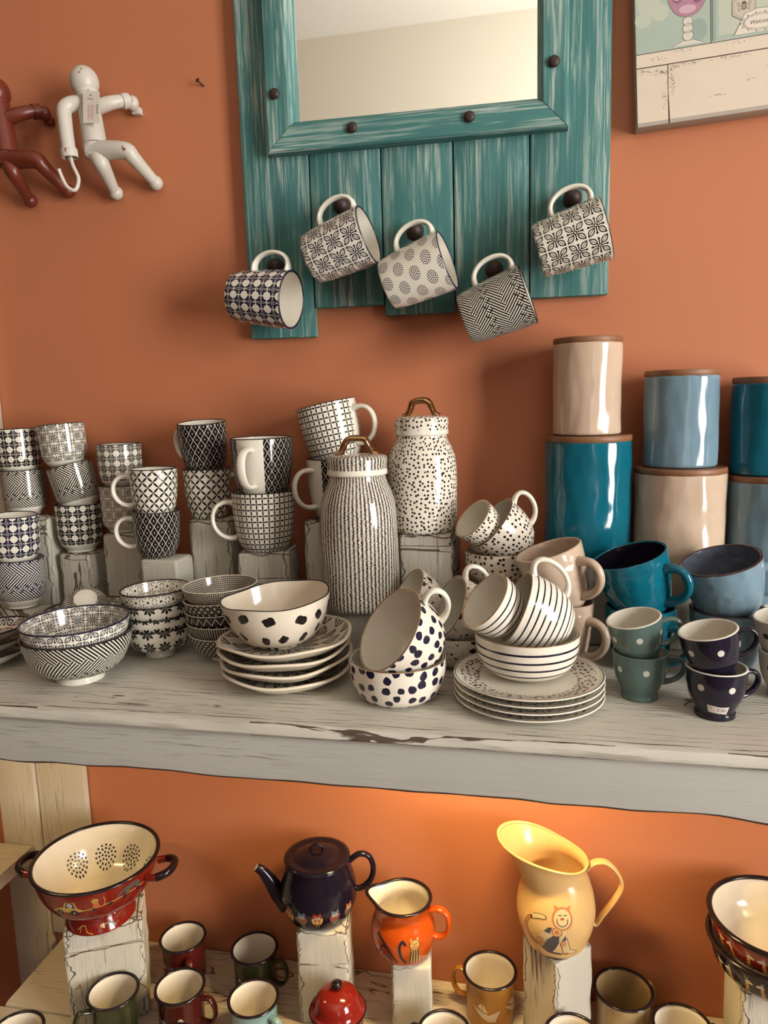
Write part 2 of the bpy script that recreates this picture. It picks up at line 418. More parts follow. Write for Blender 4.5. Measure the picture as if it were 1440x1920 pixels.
def sweep(name, parent, path, w_, t_, mat, normal=(0, 1, 0), ns=14, cap=True):
    """ellipse section (w_ along normal, t_ in plane) along a planar path; w_/t_ may be lists"""
    nrm = Vector(normal).normalized(); P = [Vector(p) for p in path]; vs_, fs = [], []
    L = len(P)
    g = lambda q, i: q[i] if isinstance(q, (list, tuple)) else q
    for i, p in enumerate(P):
        tan = (P[min(i+1, L-1)]-P[max(i-1, 0)]).normalized(); side = tan.cross(nrm)
        side = side.normalized() if side.length > 1e-6 else Vector((1, 0, 0)); nn = side.cross(tan)
        for j in range(ns):
            a = 2*PI*j/ns; vs_.append(tuple(p+side*(g(t_, i)*math.cos(a))+nn*(g(w_, i)*math.sin(a))))
    for i in range(L-1):
        for j in range(ns):
            j2 = (j+1) % ns; fs.append((i*ns+j, i*ns+j2, (i+1)*ns+j2, (i+1)*ns+j))
    if cap: fs.append(tuple(range(ns-1, -1, -1))); fs.append(tuple((L-1)*ns+j for j in range(ns)))
    me = bpy.data.meshes.new(name); me.from_pydata(vs_, [], fs)
    bm = bmesh.new(); bm.from_mesh(me); bmesh.ops.recalc_face_normals(bm, faces=bm.faces); bm.to_mesh(me); bm.free()
    return link(name, me, mat, parent, True, 60)
def bez(p0, p1, p2, p3, n=20):
    out = []
    for i in range(n+1):
        t = i/n; out.append(tuple((1-t)**3*a+3*(1-t)**2*t*b+3*(1-t)*t*t*c+t**3*d for a, b, c, d in zip(p0, p1, p2, p3)))
    return out
def spline3(pts, k=8):
    return cr(pts, k)
def handle(root, mat, r1, z1, r2, z2, d, up=.012, w_=.0055, t_=.0035, low=None, flare=1.35, name='handle'):
    low = up if low is None else low
    p = bez((r1-.0015, 0, z1), (r1+d*1.25, 0, z1+up), (r2+d*1.3, 0, z2-low+.004), (r2-.0015, 0, z2), 24)
    m = len(p); f = [1+(flare-1)*max(0, (1-min(i, m-1-i)/4)) for i in range(m)]
    return sweep(name, root, p, [w_*q for q in f], [t_*q for q in f], mat)
def box_bm(sx, sy, sz, bev=.0, seg=2, loc=(0, 0, 0)):
    bm = bmesh.new(); bmesh.ops.create_cube(bm, size=1); bmesh.ops.scale(bm, vec=(sx, sy, sz), verts=bm.verts)
    if bev: bmesh.ops.bevel(bm, geom=list(bm.edges), offset=bev, segments=seg, profile=.6, affect='EDGES')
    bmesh.ops.translate(bm, vec=loc, verts=bm.verts); return bm
def box(name, parent, size, loc, mat, bev=.0, seg=2):
    """box by its centre"""
    o = from_bm(name, box_bm(*size, bev, seg), mat, parent); o.location = loc; return o
def rough_block(name, parent, sx, sy, h, mat, seed=0, amp=.0022, bev=.006):
    """hand-cut timber block: worn uneven arrises; base at z=0"""
    bm = box_bm(sx, sy, h, bev, 3, (0, 0, h/2))
    for _ in range(3):
        lo = [e for e in bm.edges if e.calc_length() > .03]
        if lo: bmesh.ops.subdivide_edges(bm, edges=lo, cuts=1, use_grid_fill=True)
    for v in bm.verts:
        if v.co.z < .004: continue
        edge = (abs(abs(v.co.x)-sx/2) < bev*1.2)+(abs(abs(v.co.y)-sy/2) < bev*1.2)+(abs(v.co.z-h) < bev*1.2)
        q = noise.noise_vector(v.co*38+Vector((seed*3.1, seed*1.7, seed)))
        v.co += Vector((q.x, q.y, q.z if v.co.z < h-.004 else min(q.z, 0)*.25))*(amp if edge >= 2 else amp*.35)
    bmesh.ops.triangulate(bm, faces=[f for f in bm.faces if len(f.verts) > 4])
    return from_bm(name, bm, mat, parent, True, 50)
# ---- flat print laid on a curved wall
def ell(cx, cy, rx, ry, rot=0, n=18):
    c, s = math.cos(rot), math.sin(rot)
    return [[(cx+rx*math.cos(a)*c-ry*math.sin(a)*s, cy+rx*math.cos(a)*s+ry*math.sin(a)*c) for a in [2*PI*i/n for i in range(n)]]]
def stroke(pts, wd, k=1):
    if k > 1: pts = cr(pts, k)
    out = []
    for i in range(len(pts)-1):
        (x0, y0), (x1, y1) = pts[i], pts[i+1]; l = math.hypot(x1-x0, y1-y0) or 1; nx, ny = -(y1-y0)/l*wd/2, (x1-x0)/l*wd/2
        ex, ey = (x1-x0)/l*wd*.2, (y1-y0)/l*wd*.2
        out.append([(x0-ex+nx, y0-ey+ny), (x0-ex-nx, y0-ey-ny), (x1+ex-nx, y1+ey-ny), (x1+ex+nx, y1+ey+ny)])
    return out
def ringp(cx, cy, rx, ry, wd, rot=0, n=22):
    c, s = math.cos(rot), math.sin(rot)
    pts = [(cx+rx*math.cos(a)*c-ry*math.sin(a)*s, cy+rx*math.cos(a)*s+ry*math.sin(a)*c) for a in [2*PI*i/n for i in range(n+1)]]
    return stroke(pts, wd)
def text_polys(txt, size, cx, cy, shear=0.0, rot=0.0):
    cu = bpy.data.curves.new('lettering', 'FONT'); cu.body = txt; cu.size = size; cu.align_x = 'CENTER'; cu.align_y = 'CENTER'; cu.shear = shear; cu.resolution_u = 3
    o = bpy.data.objects.new('lettering', cu); COL.objects.link(o); bpy.context.view_layer.update()
    me = o.to_mesh(); c, s = math.cos(rot), math.sin(rot)
    out = [[(cx+me.vertices[i].co.x*c-me.vertices[i].co.y*s, cy+me.vertices[i].co.x*s+me.vertices[i].co.y*c) for i in p.vertices] for p in me.polygons]
    o.to_mesh_clear(); bpy.data.objects.remove(o); bpy.data.curves.remove(cu)
    return out
PC = {}
def pcol(c):
    if c not in PC: plain('print_%d' % len(PC), c, .35, var=.04); PC[c] = 'print_%d' % (len(PC))
    return PC[c]
def decal(name, parent, shapes, mapf, maxlen=.006, eps=.00025, step=.00006):
    """shapes: list of (colour, polygons in metres); mapf(x, y, off) -> point"""
    vs_, fs, mi, names = [], [], [], []
    for li, sh in enumerate(shapes):
        colr, polys = sh[:2]; li = sh[2] if len(sh) > 2 else li
        pm = pcol(colr)
        if pm not in names: names.append(pm)
        bm = bmesh.new()
        for pi_, p in enumerate(polys):
            try: bm.faces.new([bm.verts.new((x, y, (pi_ % 13)*step*.07)) for x, y in p])
            except ValueError: pass
        bmesh.ops.triangulate(bm, faces=bm.faces)
        for _ in range(4):
            lo = [e for e in bm.edges if e.calc_length() > maxlen]
            if not lo: break
            bmesh.ops.subdivide_edges(bm, edges=lo, cuts=1); bmesh.ops.triangulate(bm, faces=[f for f in bm.faces if len(f.verts) > 3])
        b0 = len(vs_); bm.verts.index_update()
        for v in bm.verts: vs_.append(tuple(mapf(v.co.x, v.co.y, eps+li*step+v.co.z)))
        for f in bm.faces: fs.append(tuple(b0+v.index for v in f.verts)); mi.append(names.index(pm))
        bm.free()
    me = bpy.data.meshes.new(name); me.from_pydata(vs_, [], fs)
    o = link(name, me, names, parent, False); me.polygons.foreach_set('material_index', mi)
    return o
def on_wall(pts, ang, z0, k=6):
    """map print onto the outside of a turned wall, facing angle ang, origin at height z0"""
    o = cr(pts, k)
    def rad(z):
        for (r0, a), (r1, b) in zip(o, o[1:]):
            if min(a, b) <= z <= max(a, b) and abs(b-a) > 1e-9: return r0+(r1-r0)*(z-a)/(b-a)
        return o[-1][0] if z > o[-1][1] else o[0][0]
    def f(x, y, off):
        z = z0+y; r = rad(z); th = ang+x/max(rad(z0), .01); return ((r+off)*math.cos(th), (r+off)*math.sin(th), z)
    return f

# ------------------------------------------------------------------ the room
def setting(name, bm, mat, parent=None):
    o = from_bm(name, bm, mat, parent, False)
    if parent is None: o['kind'] = 'structure'
    return o
XL, XR, YF, ZC = -4.6, 2.5, -3.6, 3.757
setting('floor', box_bm(XR-XL+.3, .1-YF+.1, .1, loc=((XL+XR)/2, YF/2, -.05)), 'floor_wood')
setting('ceiling', box_bm(XR-XL+.3, .1-YF+.1, .1, loc=((XL+XR)/2, YF/2, ZC+.05)), 'ceiling_paint')
setting('wall_back', box_bm(XR-XL+.2, .1, ZC, loc=((XL+XR)/2, .05, ZC/2)), 'terracotta_paint')
setting('wall_left', box_bm(.1, -YF, ZC, loc=(XL-.05, YF/2, ZC/2)), 'brown_paint')
def wall_with_hole(name, along, fixed, a0, a1, h0, h1, z0, z1, mat):
    bm = bmesh.new()
    for lo, hi, zl, zh in ((a0, h0, 0, ZC), (h1, a1, 0, ZC), (h0, h1, 0, z0), (h0, h1, z1, ZC)):
        s = bmesh.ops.create_cube(bm, size=1)['verts']
        sz = (hi-lo, .1, zh-zl) if along == 'x' else (.1, hi-lo, zh-zl)
        c = ((lo+hi)/2, fixed, (zl+zh)/2) if along == 'x' else (fixed, (lo+hi)/2, (zl+zh)/2)
        bmesh.ops.scale(bm, vec=sz, verts=s); bmesh.ops.translate(bm, vec=c, verts=s)
    return setting(name, bm, mat)
wall_with_hole('wall_right', 'y', XR+.05, YF, 0, -2.4, -1.3, .7, 2.7, 'brown_paint')
wall_with_hole('wall_front', 'x', YF-.05, XL, XR, .6, 1.4, .9, 2.6, 'cream_paint')
def window(name, along, fixed, h0, h1, z0, z1):
    root = thing(name, None, None); root['kind'] = 'structure'
    def bar(nm, a0, a1, b0, b1, th=.05, mat='paint_white'):
        s = (a1-a0, th, b1-b0) if along == 'x' else (th, a1-a0, b1-b0)
        c = ((a0+a1)/2, fixed, (b0+b1)/2) if along == 'x' else (fixed, (a0+a1)/2, (b0+b1)/2)
        box(nm, root, s, c, mat)
    for a0, a1, b0, b1 in ((h0, h0+.05, z0, z1), (h1-.05, h1, z0, z1), (h0+.05, h1-.05, z0, z0+.05), (h0+.05, h1-.05, z1-.05, z1)): bar('window_frame', a0, a1, b0, b1)
    mid = (h0+h1)/2; zm = z0+(z1-z0)*.62
    bar('mullion', mid-.02, mid+.02, z0+.05, z1-.05, .04); bar('transom', h0+.05, h1-.05, zm-.02, zm+.02, .03)
    for a0, a1 in ((h0+.05, mid-.02), (mid+.02, h1-.05)):
        for b0, b1 in ((z0+.05, zm-.02), (zm+.02, z1-.05)): bar('pane', a0, a1, b0, b1, .004, 'window_glass')
window('window_1', 'y', XR+.05, -2.4, -1.3, .7, 2.7)
window('window_2', 'x', YF-.05, .6, 1.4, .9, 2.6)

# added unseen spotlight, brightens the far wall and ceiling reflected in the mirror
cl = thing('added_spotlight', 'added unseen spotlight behind the viewer, brightening the far wall for the mirror', 'lamp', (.62, -2.3, ZC))
lathe('base', cl, [(0, 0, 0, 0), (.06, -.001, 0, 0), (.06, -.02, 0, 0), (.05, -.022, 0, 0), (0, -.022, 0, 0)], ['paint_white'], 32)
sweep('stem', cl, [(0, 0, -.02), (0, 0, -.5), (0, 0, -.98)], .010, .010, 'paint_white', (0, 1, 0))
_q = Vector((-1.3, -1.1, 1.0)).normalized().to_track_quat('Z', 'Y').to_euler()
hd0 = lathe('head', cl, [(0, -.06, 0, 0), (.04, -.06, 0, 0), (.055, .02, 0, 0), (.065, .07, 0, 0), (.055, .07, 0, 0), (.045, .03, 0, 0), (0, .03, 0, 0)], ['paint_white'], 32)
hd0.location = (0, 0, -1.0); hd0.rotation_euler = _q
_d = bpy.data.lights.new('lamp_light', 'SPOT'); _d.energy = 92; _d.color = (1, .98, .93); _d.spot_size = math.radians(110); _d.spot_blend = .7; _d.shadow_soft_size = .04
_o = bpy.data.objects.new('lamp_light', _d); COL.objects.link(_o); _o.parent = cl; _o.location = tuple(Vector((0, 0, -1.0))+Vector((-1.3, -1.1, 1.0)).normalized()*.08); _o.rotation_euler = (-Vector((-1.3, -1.1, 1.0)).normalized()).to_track_quat('Z', 'Y').to_euler()
# dark panel added over the lower far wall to cut bounced fill light
_b = bmesh.new()
for a0, a1, b1 in ((XL+.01, .58, 2.5), (1.42, XR-.01, 2.5), (.58, 1.42, .88)):
    _v = bmesh.ops.create_cube(_b, size=1)['verts']; bmesh.ops.scale(_b, vec=(a1-a0, .02, b1-.001), verts=_v); bmesh.ops.translate(_b, vec=((a0+a1)/2, YF+.0105, b1/2), verts=_v)
setting('added_dark_panel_1', _b, 'brown_paint')
# ------------------------------------------------------------------ shelves
SZ, SF = 1.10, -.466
def plank(name, parent, x0, x1, y0, y1, z0, z1, mat, wob=.0, seed=0, bev=.004, nx=90, edge_mat=None, side='front'):
    """board along x whose front (or lower) arris is worn and uneven"""
    bm = bmesh.new(); sec = []
    b = bev
    sec = [(y0, z0+b), (y0+b, z0), (y1-b, z0), (y1, z0+b), (y1, z1-b), (y1-b, z1), (y0+b*2.2, z1), (y0+b*.6, z1-b*.6), (y0, z1-b*2)]
    ns = len(sec); rows = []
    for i in range(nx+1):
        x = x0+(x1-x0)*i/nx; row = []
        for k, (y, z) in enumerate(sec):
            q = noise.noise(Vector((x*9, k*.7, seed)))+.5*noise.noise(Vector((x*27, k*.9, seed+4)))
            dy = dz = 0
            if side == 'front' and k in (6, 7, 8, 0): dy, dz = q*wob, -abs(q)*wob*(.4 if k != 0 else 0)
            if side == 'low' and k in (0, 1, 2): dz = (noise.noise(Vector((x*5, 0, seed)))+.45*noise.noise(Vector((x*13, 0, seed))))*wob; dy = q*wob*.25 if k == 0 else 0
            row.append(bm.verts.new((x, y+dy, z+dz)))
        rows.append(row)
    for i in range(nx):
        for k in range(ns):
            f = bm.faces.new((rows[i][k], rows[i+1][k], rows[i+1][(k+1) % ns], rows[i][(k+1) % ns]))
            if edge_mat and ((side == 'low' and k in (0,)) ): f.material_index = 1
    bm.faces.new(rows[0]); bm.faces.new(list(reversed(rows[-1])))
    bmesh.ops.recalc_face_normals(bm, faces=bm.faces)
    return from_bm(name, bm, [mat]+([edge_mat] if edge_mat else []), parent, True, 35)
us = thing('display_shelf', 'upper whitewashed plank shelf with worn wavy front edge, under the patterned mugs and bowls', 'shelf', (0, 0, 0))
plank('plank', us, -1.049, .95, -.118, -.002, SZ-.022, SZ, 'wash_x', 0, 1)
plank('plank', us, -1.6, .95, -.250, -.1195, SZ-.022, SZ, 'wash_x', 0, 2)
plank('plank', us, -1.6, .95, SF, -.2515, SZ-.020, SZ, 'wash_front', .003, 3, .0045, 160)
tag(plank('fascia', us, -1.6, .95, -.456, -.436, 1.013, SZ-.0205, 'wash_fascia', .008, 6, .005, 160, 'bare_wood', 'low'), 'grey-white front board with live lower edge')
LZ = .363
ls = thing('display_shelf', 'lower whitewashed shelf carrying the enamel mugs and timber blocks', 'shelf', (0, 0, 0))
plank('plank', ls, -1.015, .95, -.210, -.002, LZ-.022, LZ, 'wash_low', 0, 11)
plank('plank', ls, -1.5, .95, -.46, -.2115, LZ-.022, LZ, 'wash_low', .002, 12)
up_ = thing('shelf_upright', 'pair of tall whitewashed boards standing against the wall at the left', 'upright', (0, 0, 0))
box('board', up_, (.09, .022, 2.2), (-1.096, -.0125, 1.1), 'wash_post', .003)
box('board', up_, (.112, .014, SZ-.022-LZ), (-.993, -.0085, (SZ-.022+LZ)/2), 'wash_post', .002)
ns_ = thing('side_shelf', 'neighbouring pale shelf end jutting out at the left beside the red colander', 'shelf', (0, 0, 0))
plank('plank', ns_, -1.75, -1.066, -.46, -.026, .545, .575, 'wash_low', .002, 21)
# lamps mounted under the upper shelf, behind the front board
def shelf_lamp(x, y, p, label):
    r = thing('shelf_lamp', label, 'lamp', (x, y, SZ-.023), 'lamps under the upper shelf')
    box('housing', r, (.20, .034, .012), (0, 0, -.006), 'paint_white', .002); box('diffuser', r, (.19, .026, .004), (0, 0, -.0145), 'lamp_glow', .001)
    d = bpy.data.lights.new('lamp_light', 'AREA'); d.shape = 'RECTANGLE'; d.size = .19; d.size_y = .026; d.energy = p; d.color = (1, .73, .32)
    o = bpy.data.objects.new('lamp_light', d); COL.objects.link(o); o.parent = r; o.location = (0, 0, -.018); o.rotation_euler = (math.radians(0), 0, 0)
shelf_lamp(-.10, -.22, 6.6, 'middle lamp bar hidden under the upper shelf'); shelf_lamp(-1.05, -.36, 1.6, 'left lamp bar hidden under the upper shelf'); shelf_lamp(.70, -.30, .8, 'right lamp bar hidden under the upper shelf')

# ------------------------------------------------------------------ timber blocks
def block(x, y, z0, ztop, sx, sy, rot, label, seed, grp='timber display blocks on the upper shelf'):
    r = thing('timber_block', label, 'block', (x, y, z0), grp); r.rotation_euler = (0, 0, math.radians(rot))
    rough_block('body', r, sx, sy, ztop-z0, 'wash_z', seed)
    return r
for i, (x, y, zt, sx, sy, rot, lab) in enumerate([
    (-.940, -.072, 1.3015, .090, .068, 0, 'tall whitewashed block under the leftmost stack of black tumblers'),
    (-.850, -.068, 1.2335, .064, .064, -2, 'whitewashed block under the tilted stack of three tumblers'),
    (-.752, -.066, 1.2715, .076, .066, 2, 'whitewashed block under the pair of grey-patterned tumblers'),
    (-.922, -.190, 1.150, .130, .088, 2, 'low whitewashed block under the navy tumblers at the left edge'),
    (-.640, -.140, 1.2405, .070, .058, -2, 'short whitewashed block under the mugs whose handles point left'),
    (-.572, -.070, 1.2995, .080, .072, 0, 'tall whitewashed block under black diamond mug on lattice mug'),
    (-.462, -.112, 1.2525, .090, .074, 6, 'short whitewashed block under the grid-checked mug'),
    (-.350, -.075, 1.300, .092, .076, 0, 'tall whitewashed block half hidden by the striped jar'),
    (-.275, -.184, 1.1775, .105, .072, -3, 'low whitewashed block under the striped jar'),
    (-.181, -.095, 1.2838, .088, .088, -2, 'whitewashed block under the dotted jar'),
    (-.055, -.095, 1.205, .100, .085, 5, 'shaded block under the bowl of small dotted cups'),
    (.074, -.070, 1.2480, .110, .090, 0, 'shaded block under the large teal canister'),
    (.214, -.072, 1.1910, .110, .100, 6, 'shaded block under the large beige canister'),
    (.352, -.072, 1.1930, .110, .100, 0, 'shaded block under the large pale blue canister')]):
    block(x, y, SZ, zt, sx, sy, rot, lab, i+1)
for i, (x, y, zt, sx, sy, rot, lab) in enumerate([
    (-.808, -.166, .561, .138, .105, 27, 'chunky white block under the red colander'),
    (-.392, -.108, .551, .094, .078, 8, 'white block under the dark teapot'),
    (-.230, -.103, .497, .072, .070, 8, 'white block under the orange jug'),
    (.030, -.088, .549, .086, .086, 42, 'white block set cornerwise under the cream pitcher'),
    (.372, -.120, .570, .120, .110, 0, 'white block under the stacked enamel basins')]):
    block(x, y, LZ, zt, sx, sy, rot, lab, i+31, 'timber blocks on the lower shelf')
# ------------------------------------------------------------------ pottery kinds
def mugmat(kind, r, ink=INK, base=WHITE, gap=0.0, tagn=''):
    P = {'flower': (p_flower, 14), 'star': (p_star, 12 if r < .045 else 10), 'saya': (p_saya, 16 if r < .045 else 18), 'dia': (p_dia, 20 if r < .047 else 26), 'lat': (p_lat, 14), 'grid': (p_grid, 34), 'dandel': (p_dandel, 9)}[kind]
    if r > .045: tagn += '_big'
    return ceramic('glaze_'+kind+tagn+('_gap' if gap else ''), P[0], P[1], r, ink, base, gap=gap, aspect=1.4 if kind == 'dandel' else 1)
def tumbler(label, kind, base, axis=(0, 0, 1), turn=0, ink=INK, tagn='', r=.0400, h=.086):
    t = thing('tumbler', label, 'tumbler', group='handleless patterned tumblers')
    pts = [(.024, 0), (.0262, .0015), (.0268, .005), (.0315, .010), (.0362, .017), (r*.965, .030), (r*.985, .052), (r, h)]
    vessel(t, pts, .0034, .008, mugmat(kind, r, ink, tagn=tagn), 'bright_white', 'navy_rim' if '_navy' in tagn else 'ink_rim', (.0165, 'white_glaze'), .0018)
    return orient(t, base, axis, (math.cos(turn), math.sin(turn), 0))
GREY = (.10, .09, .075)
tumbler('black flower tumbler atop the zigzag one, leftmost stack by the upright', 'flower', (-.968, -.070, 1.380), (-.02, 0, 1), .3)
tumbler('black zigzag tumbler at the foot of the leftmost stack', 'saya', (-.962, -.072, 1.3030), (-.02, 0, 1), 1.0)
tumbler('white tumbler with black leaf stars, topmost of the leaning stack of three', 'star', (-0.8683, -.0705, 1.3895), (-.07, 0, 1), .5, r=0.0417, h=0.0834)
tumbler('black zigzag tumbler leaning left, middle of the stack of three', 'saya', (-0.8422, -.0705, 1.3145), (-.25, 0, .97), .2, r=0.0417, h=0.0834)
tumbler('black flower tumbler at the foot of the leaning stack of three', 'flower', (-0.8527, -.0705, 1.2342), (0, 0, 1), .8, r=0.0417, h=0.0896)
tumbler('faded grey flower tumbler on top of the faded leaf-star tumbler', 'flower', (-.760, -.066, 1.352), (.0, 0, 1), .4, GREY, '_grey', h=.082)
tumbler('faded grey leaf-star tumbler under the grey flower tumbler', 'star', (-.763, -.066, 1.272), (0, 0, 1), .1, GREY, '_grey', r=.0385)
tumbler('navy flower tumbler on top of the navy zigzag tumbler, left edge', 'flower', (-.916, -.172, 1.230), (.03, 0, 1), .2, NAVY, '_navy', r=.0425, h=.088)
tumbler('navy zigzag tumbler on the low block, left edge', 'saya', (-.914, -.170, 1.152), (.02, 0, 1), .9, NAVY, '_navy', r=.0425, h=.088)

def mug(label, kind, base, axis=(0, 0, 1), hdir=(1, 0, 0), r=.041, h=.087, ink=INK, tagn='', gap=.0, style='taper', grp='patterned handled mugs', hd=.034, hw=.0062, rimm='ink_rim', hz=(.82, .22)):
    t = thing('mug', label, 'mug', group=grp)
    if style == 'taper': pts = [(r*.62, 0), (r*.68, .0012), (r*.76, .007), (r*.86, h*.20), (r*.95, h*.48), (r*.985, h*.75), (r, h)]
    else: pts = [(r*.78, 0), (r*.83, .001), (r*.86, .006), (r*.90, h*.2), (r*.95, h*.5), (r*.98, h*.75), (r, h)]
    vessel(t, pts, .0036, .006, mugmat(kind, r, ink, gap=gap, tagn=tagn), 'bright_white', rimm, None, .0019)
    handle(t, 'white_glaze', r*.985, h*hz[0], r*.91, h*hz[1], hd, .014, hw, .0038, .012)
    return orient(t, base, axis, hdir)
L = (-1, -.25, 0)
mug('white mug with black lattice on top of a black diamond mug, handle to the left', 'lat', (-.656, -.137, 1.3145), (.01, 0, 1), L, r=.0405, h=.080, gap=.085)
mug('black diamond mug on the short block, handle to the left', 'dia', (-.657, -.137, 1.2410), (.015, 0, 1), L, r=.0405, h=.080, gap=.05)
mug('black diamond mug topmost beside the faded tumblers, white inside showing', 'dia', (-.5850, -.076, 1.3845), (0, -.10, 1), (-1, .45, 0), r=.0430, h=.086)
mug('white mug with black lattice beneath the topmost black diamond mug', 'lat', (-.5855, -.074, 1.3000), (0, 0, 1), (.9, .6, 0), r=.0425, h=.088)
mug('black diamond mug with its handle turned toward the viewer', 'dia', (-.461, -.120, 1.3450), (.0, -.01, 1), (-.05, -1, 0), r=.0520, h=.098, gap=.075, hd=.036, hw=.0075)
mug('white mug with black grid checks, handle to the left, under the black diamond mug', 'grid', (-.463, -.120, 1.253), (0, 0, 1), (-1, -.35, 0), r=.0535, h=.100, hd=.038, gap=.03)
mug('white grid-checked mug tipped left on top, handle to the right', 'grid', (-.341, -.070, 1.3990), (-.20, 0, .98), (1, -.25, 0), r=.0520, h=.098, hd=.038, gap=.03)
mug('black diamond mug half hidden behind the striped jar, handle to the left', 'dia', (-.345, -.068, 1.3010), (0, 0, 1), (-.75, -.85, 0), r=.0530, h=.102, hd=.038, gap=.07)
# hanging mugs
G = 'mugs hanging from the teal board'
HM = dict(r=.0475, h=.104, style='straight', grp=G, hd=.031, hw=.0075, hz=(.90, .32))
mug('navy circle-and-flower mug hanging lowest at the left of the teal board', 'flower', (-.508, -.080, 1.681), (.979, -.124, -.12), (-.05, 0, 1), ink=NAVY, tagn='_navy', rimm='navy_rim', **HM)
mug('navy leaf-star mug hanging second from the left on the teal board', 'star', (-.371, -.080, 1.733), (.954, -.093, .284), (-.3, 0, 1), ink=NAVY, tagn='_navy', rimm='navy_rim', **HM)
mug('white mug with dotted rosettes hanging in the middle of the teal board', 'dandel', (-.244, -.080, 1.684), (.949, -.096, .300), (-.3, 0, 1), ink=(.03, .028, .05), tagn='_navy', rimm='navy_rim', **HM)
mug('black zigzag mug hanging lowest at the right of the teal board', 'saya', (-.119, -.082, 1.623), (.946, -.065, .320), (-.3, 0, 1), **HM)
mug('black leaf-star mug hanging highest at the right of the teal board', 'star', (-.006, -.082, 1.720), (.966, -.030, .259), (-.25, 0, 1), **HM)

# ------------------------------------------------------------------ jars with gold-handled lids
def jar(label, base, r, h, pat, n, turn, seed):
    t = thing('lidded_jar', label, 'jar', base); t.rotation_euler = (0, 0, turn)
    wob = lambda th, rr, z: (rr*(1+.020*noise.noise(Vector((math.cos(th)*1.4, math.sin(th)*1.4, z*22+seed)))+.008*math.sin(3*th+z*30)), z)
    k = r/.062
    pts = [(r*.90, 0), (r*.96, .003), (r, .012), (r*1.0, h*.3), (r*1.01, h*.55), (r*.985, h*.74), (r*.90, h*.84), (r*.78, h*.92), (r*.735, h*.965), (r*.73, h)]
    pm = ceramic('glaze_jar%d' % seed, pat, n, r, INK, (.68, .62, .52))
    vessel(t, pts, .005, .008, pm, 'white_glaze', 'white_glaze', None, None, 72, wob)
    lr = r*.785
    lp = [(0, h*.985), (lr*.97, h*.985), (lr, h*.99), (lr*1.0, h*1.0), (lr*.985, h+.006), (lr*.975, h+.010), (lr*1.0, h+.020), (lr*.97, h+.025), (lr*.8, h+.0275), (lr*.4, h+.029), (0, h+.0295)]
    av = arc_v(lp)
    lm = ceramic('glaze_lid%d' % seed, pat, n*.8, r*.8, INK, (.68, .62, .52))
    lo = lathe('lid', t, [(a, b, v, 1 if i in (1, 2, 3) else 0) for i, ((a, b), v) in enumerate(zip(lp, av))], [lm, 'white_glaze'], 64, wob, 60)
    zz = h+.0265; q = lr*.66
    path = cr([(-q*1.05, 0, zz+.001), (-q*.80, 0, zz+.004), (-q*.62, 0, zz+.014), (-q*.42, 0, zz+.024), (0, 0, zz+.0265), (q*.42, 0, zz+.024), (q*.62, 0, zz+.014), (q*.80, 0, zz+.004), (q*1.05, 0, zz+.001)], 5)
    ho = sweep('handle', lo, path, .0064, .0050, 'gold'); tag(ho, 'lumpy golden handle')
    for v in ho.data.vertices: v.co += noise.noise_vector(v.co*90)*.0012
    return t
jar('tall white jar with wavering black stripes and golden lid handle', (-.279, -.190, 1.1782), .0605, .212, p_wob, 60, .15, 3)
jar('tall white jar speckled with small black dots and golden lid handle', (-.192, -.094, 1.2842), .0565, .160, p_dots(.26, .72, .16), 50, -.1, 5)

# ------------------------------------------------------------------ canisters
def canister(label, base, r, h, mat, seed):
    t = thing('canister', label, 'canister', base, 'glazed canisters with wooden lids')
    wob = lambda th, rr, z: (rr*(1+.024*noise.noise(Vector((math.cos(th)*2.2, math.sin(th)*2.2, z*14+seed)))+.014*noise.noise(Vector((math.cos(th)*4.5, math.sin(th)*4.5, z*26+seed)))+.006*noise.noise(Vector((math.cos(th)*9, math.sin(th)*9, z*22+seed)))), z)
    pts = [(r*.965, 0), (r*.985, .0015), (r, .006), (r, h*.25), (r, h*.5), (r, h*.75), (r, h-.004), (r*.985, h)]
    vessel(t, pts, .005, .006, mat, mat, mat, None, None, 96, wob, 10)
    lr = r*1.0
    lathe('lid', t, [(0, h+.0005, 0, 0), (lr*.97, h+.0005, 0, 0), (lr, h+.003, 0, 0), (lr, h+.0085, 0, 0), (lr*.98, h+.0105, 0, 0), (lr*.5, h+.011, 0, 0), (0, h+.011, 0, 0)], ['lid_wood'], 64)
canister('beige canister with wooden lid standing on the large teal canister', (0.071, -.072, 1.4371), 0.0528, 0.1390, 'beige_glaze', 1)
canister('large teal canister with wooden lid under the beige one', (0.074, -.072, 1.2483), 0.0675, 0.1766, 'teal_glaze', 2)
canister('pale blue canister with wooden lid standing on the large beige canister', (0.212, -.072, 1.3853), 0.0548, 0.1360, 'blue_glaze', 3)
canister('large beige canister with wooden lid under the pale blue one', (0.214, -.072, 1.1915), 0.0685, 0.1817, 'beige_glaze', 4)
canister('teal canister with wooden lid cut by the right edge of the photo', (0.340, -.072, 1.3721), 0.0543, 0.1350, 'teal_glaze', 5)
canister('large pale blue canister with wooden lid cut by the right edge', (0.352, -.072, 1.1935), 0.0675, 0.1664, 'blue_glaze', 6)

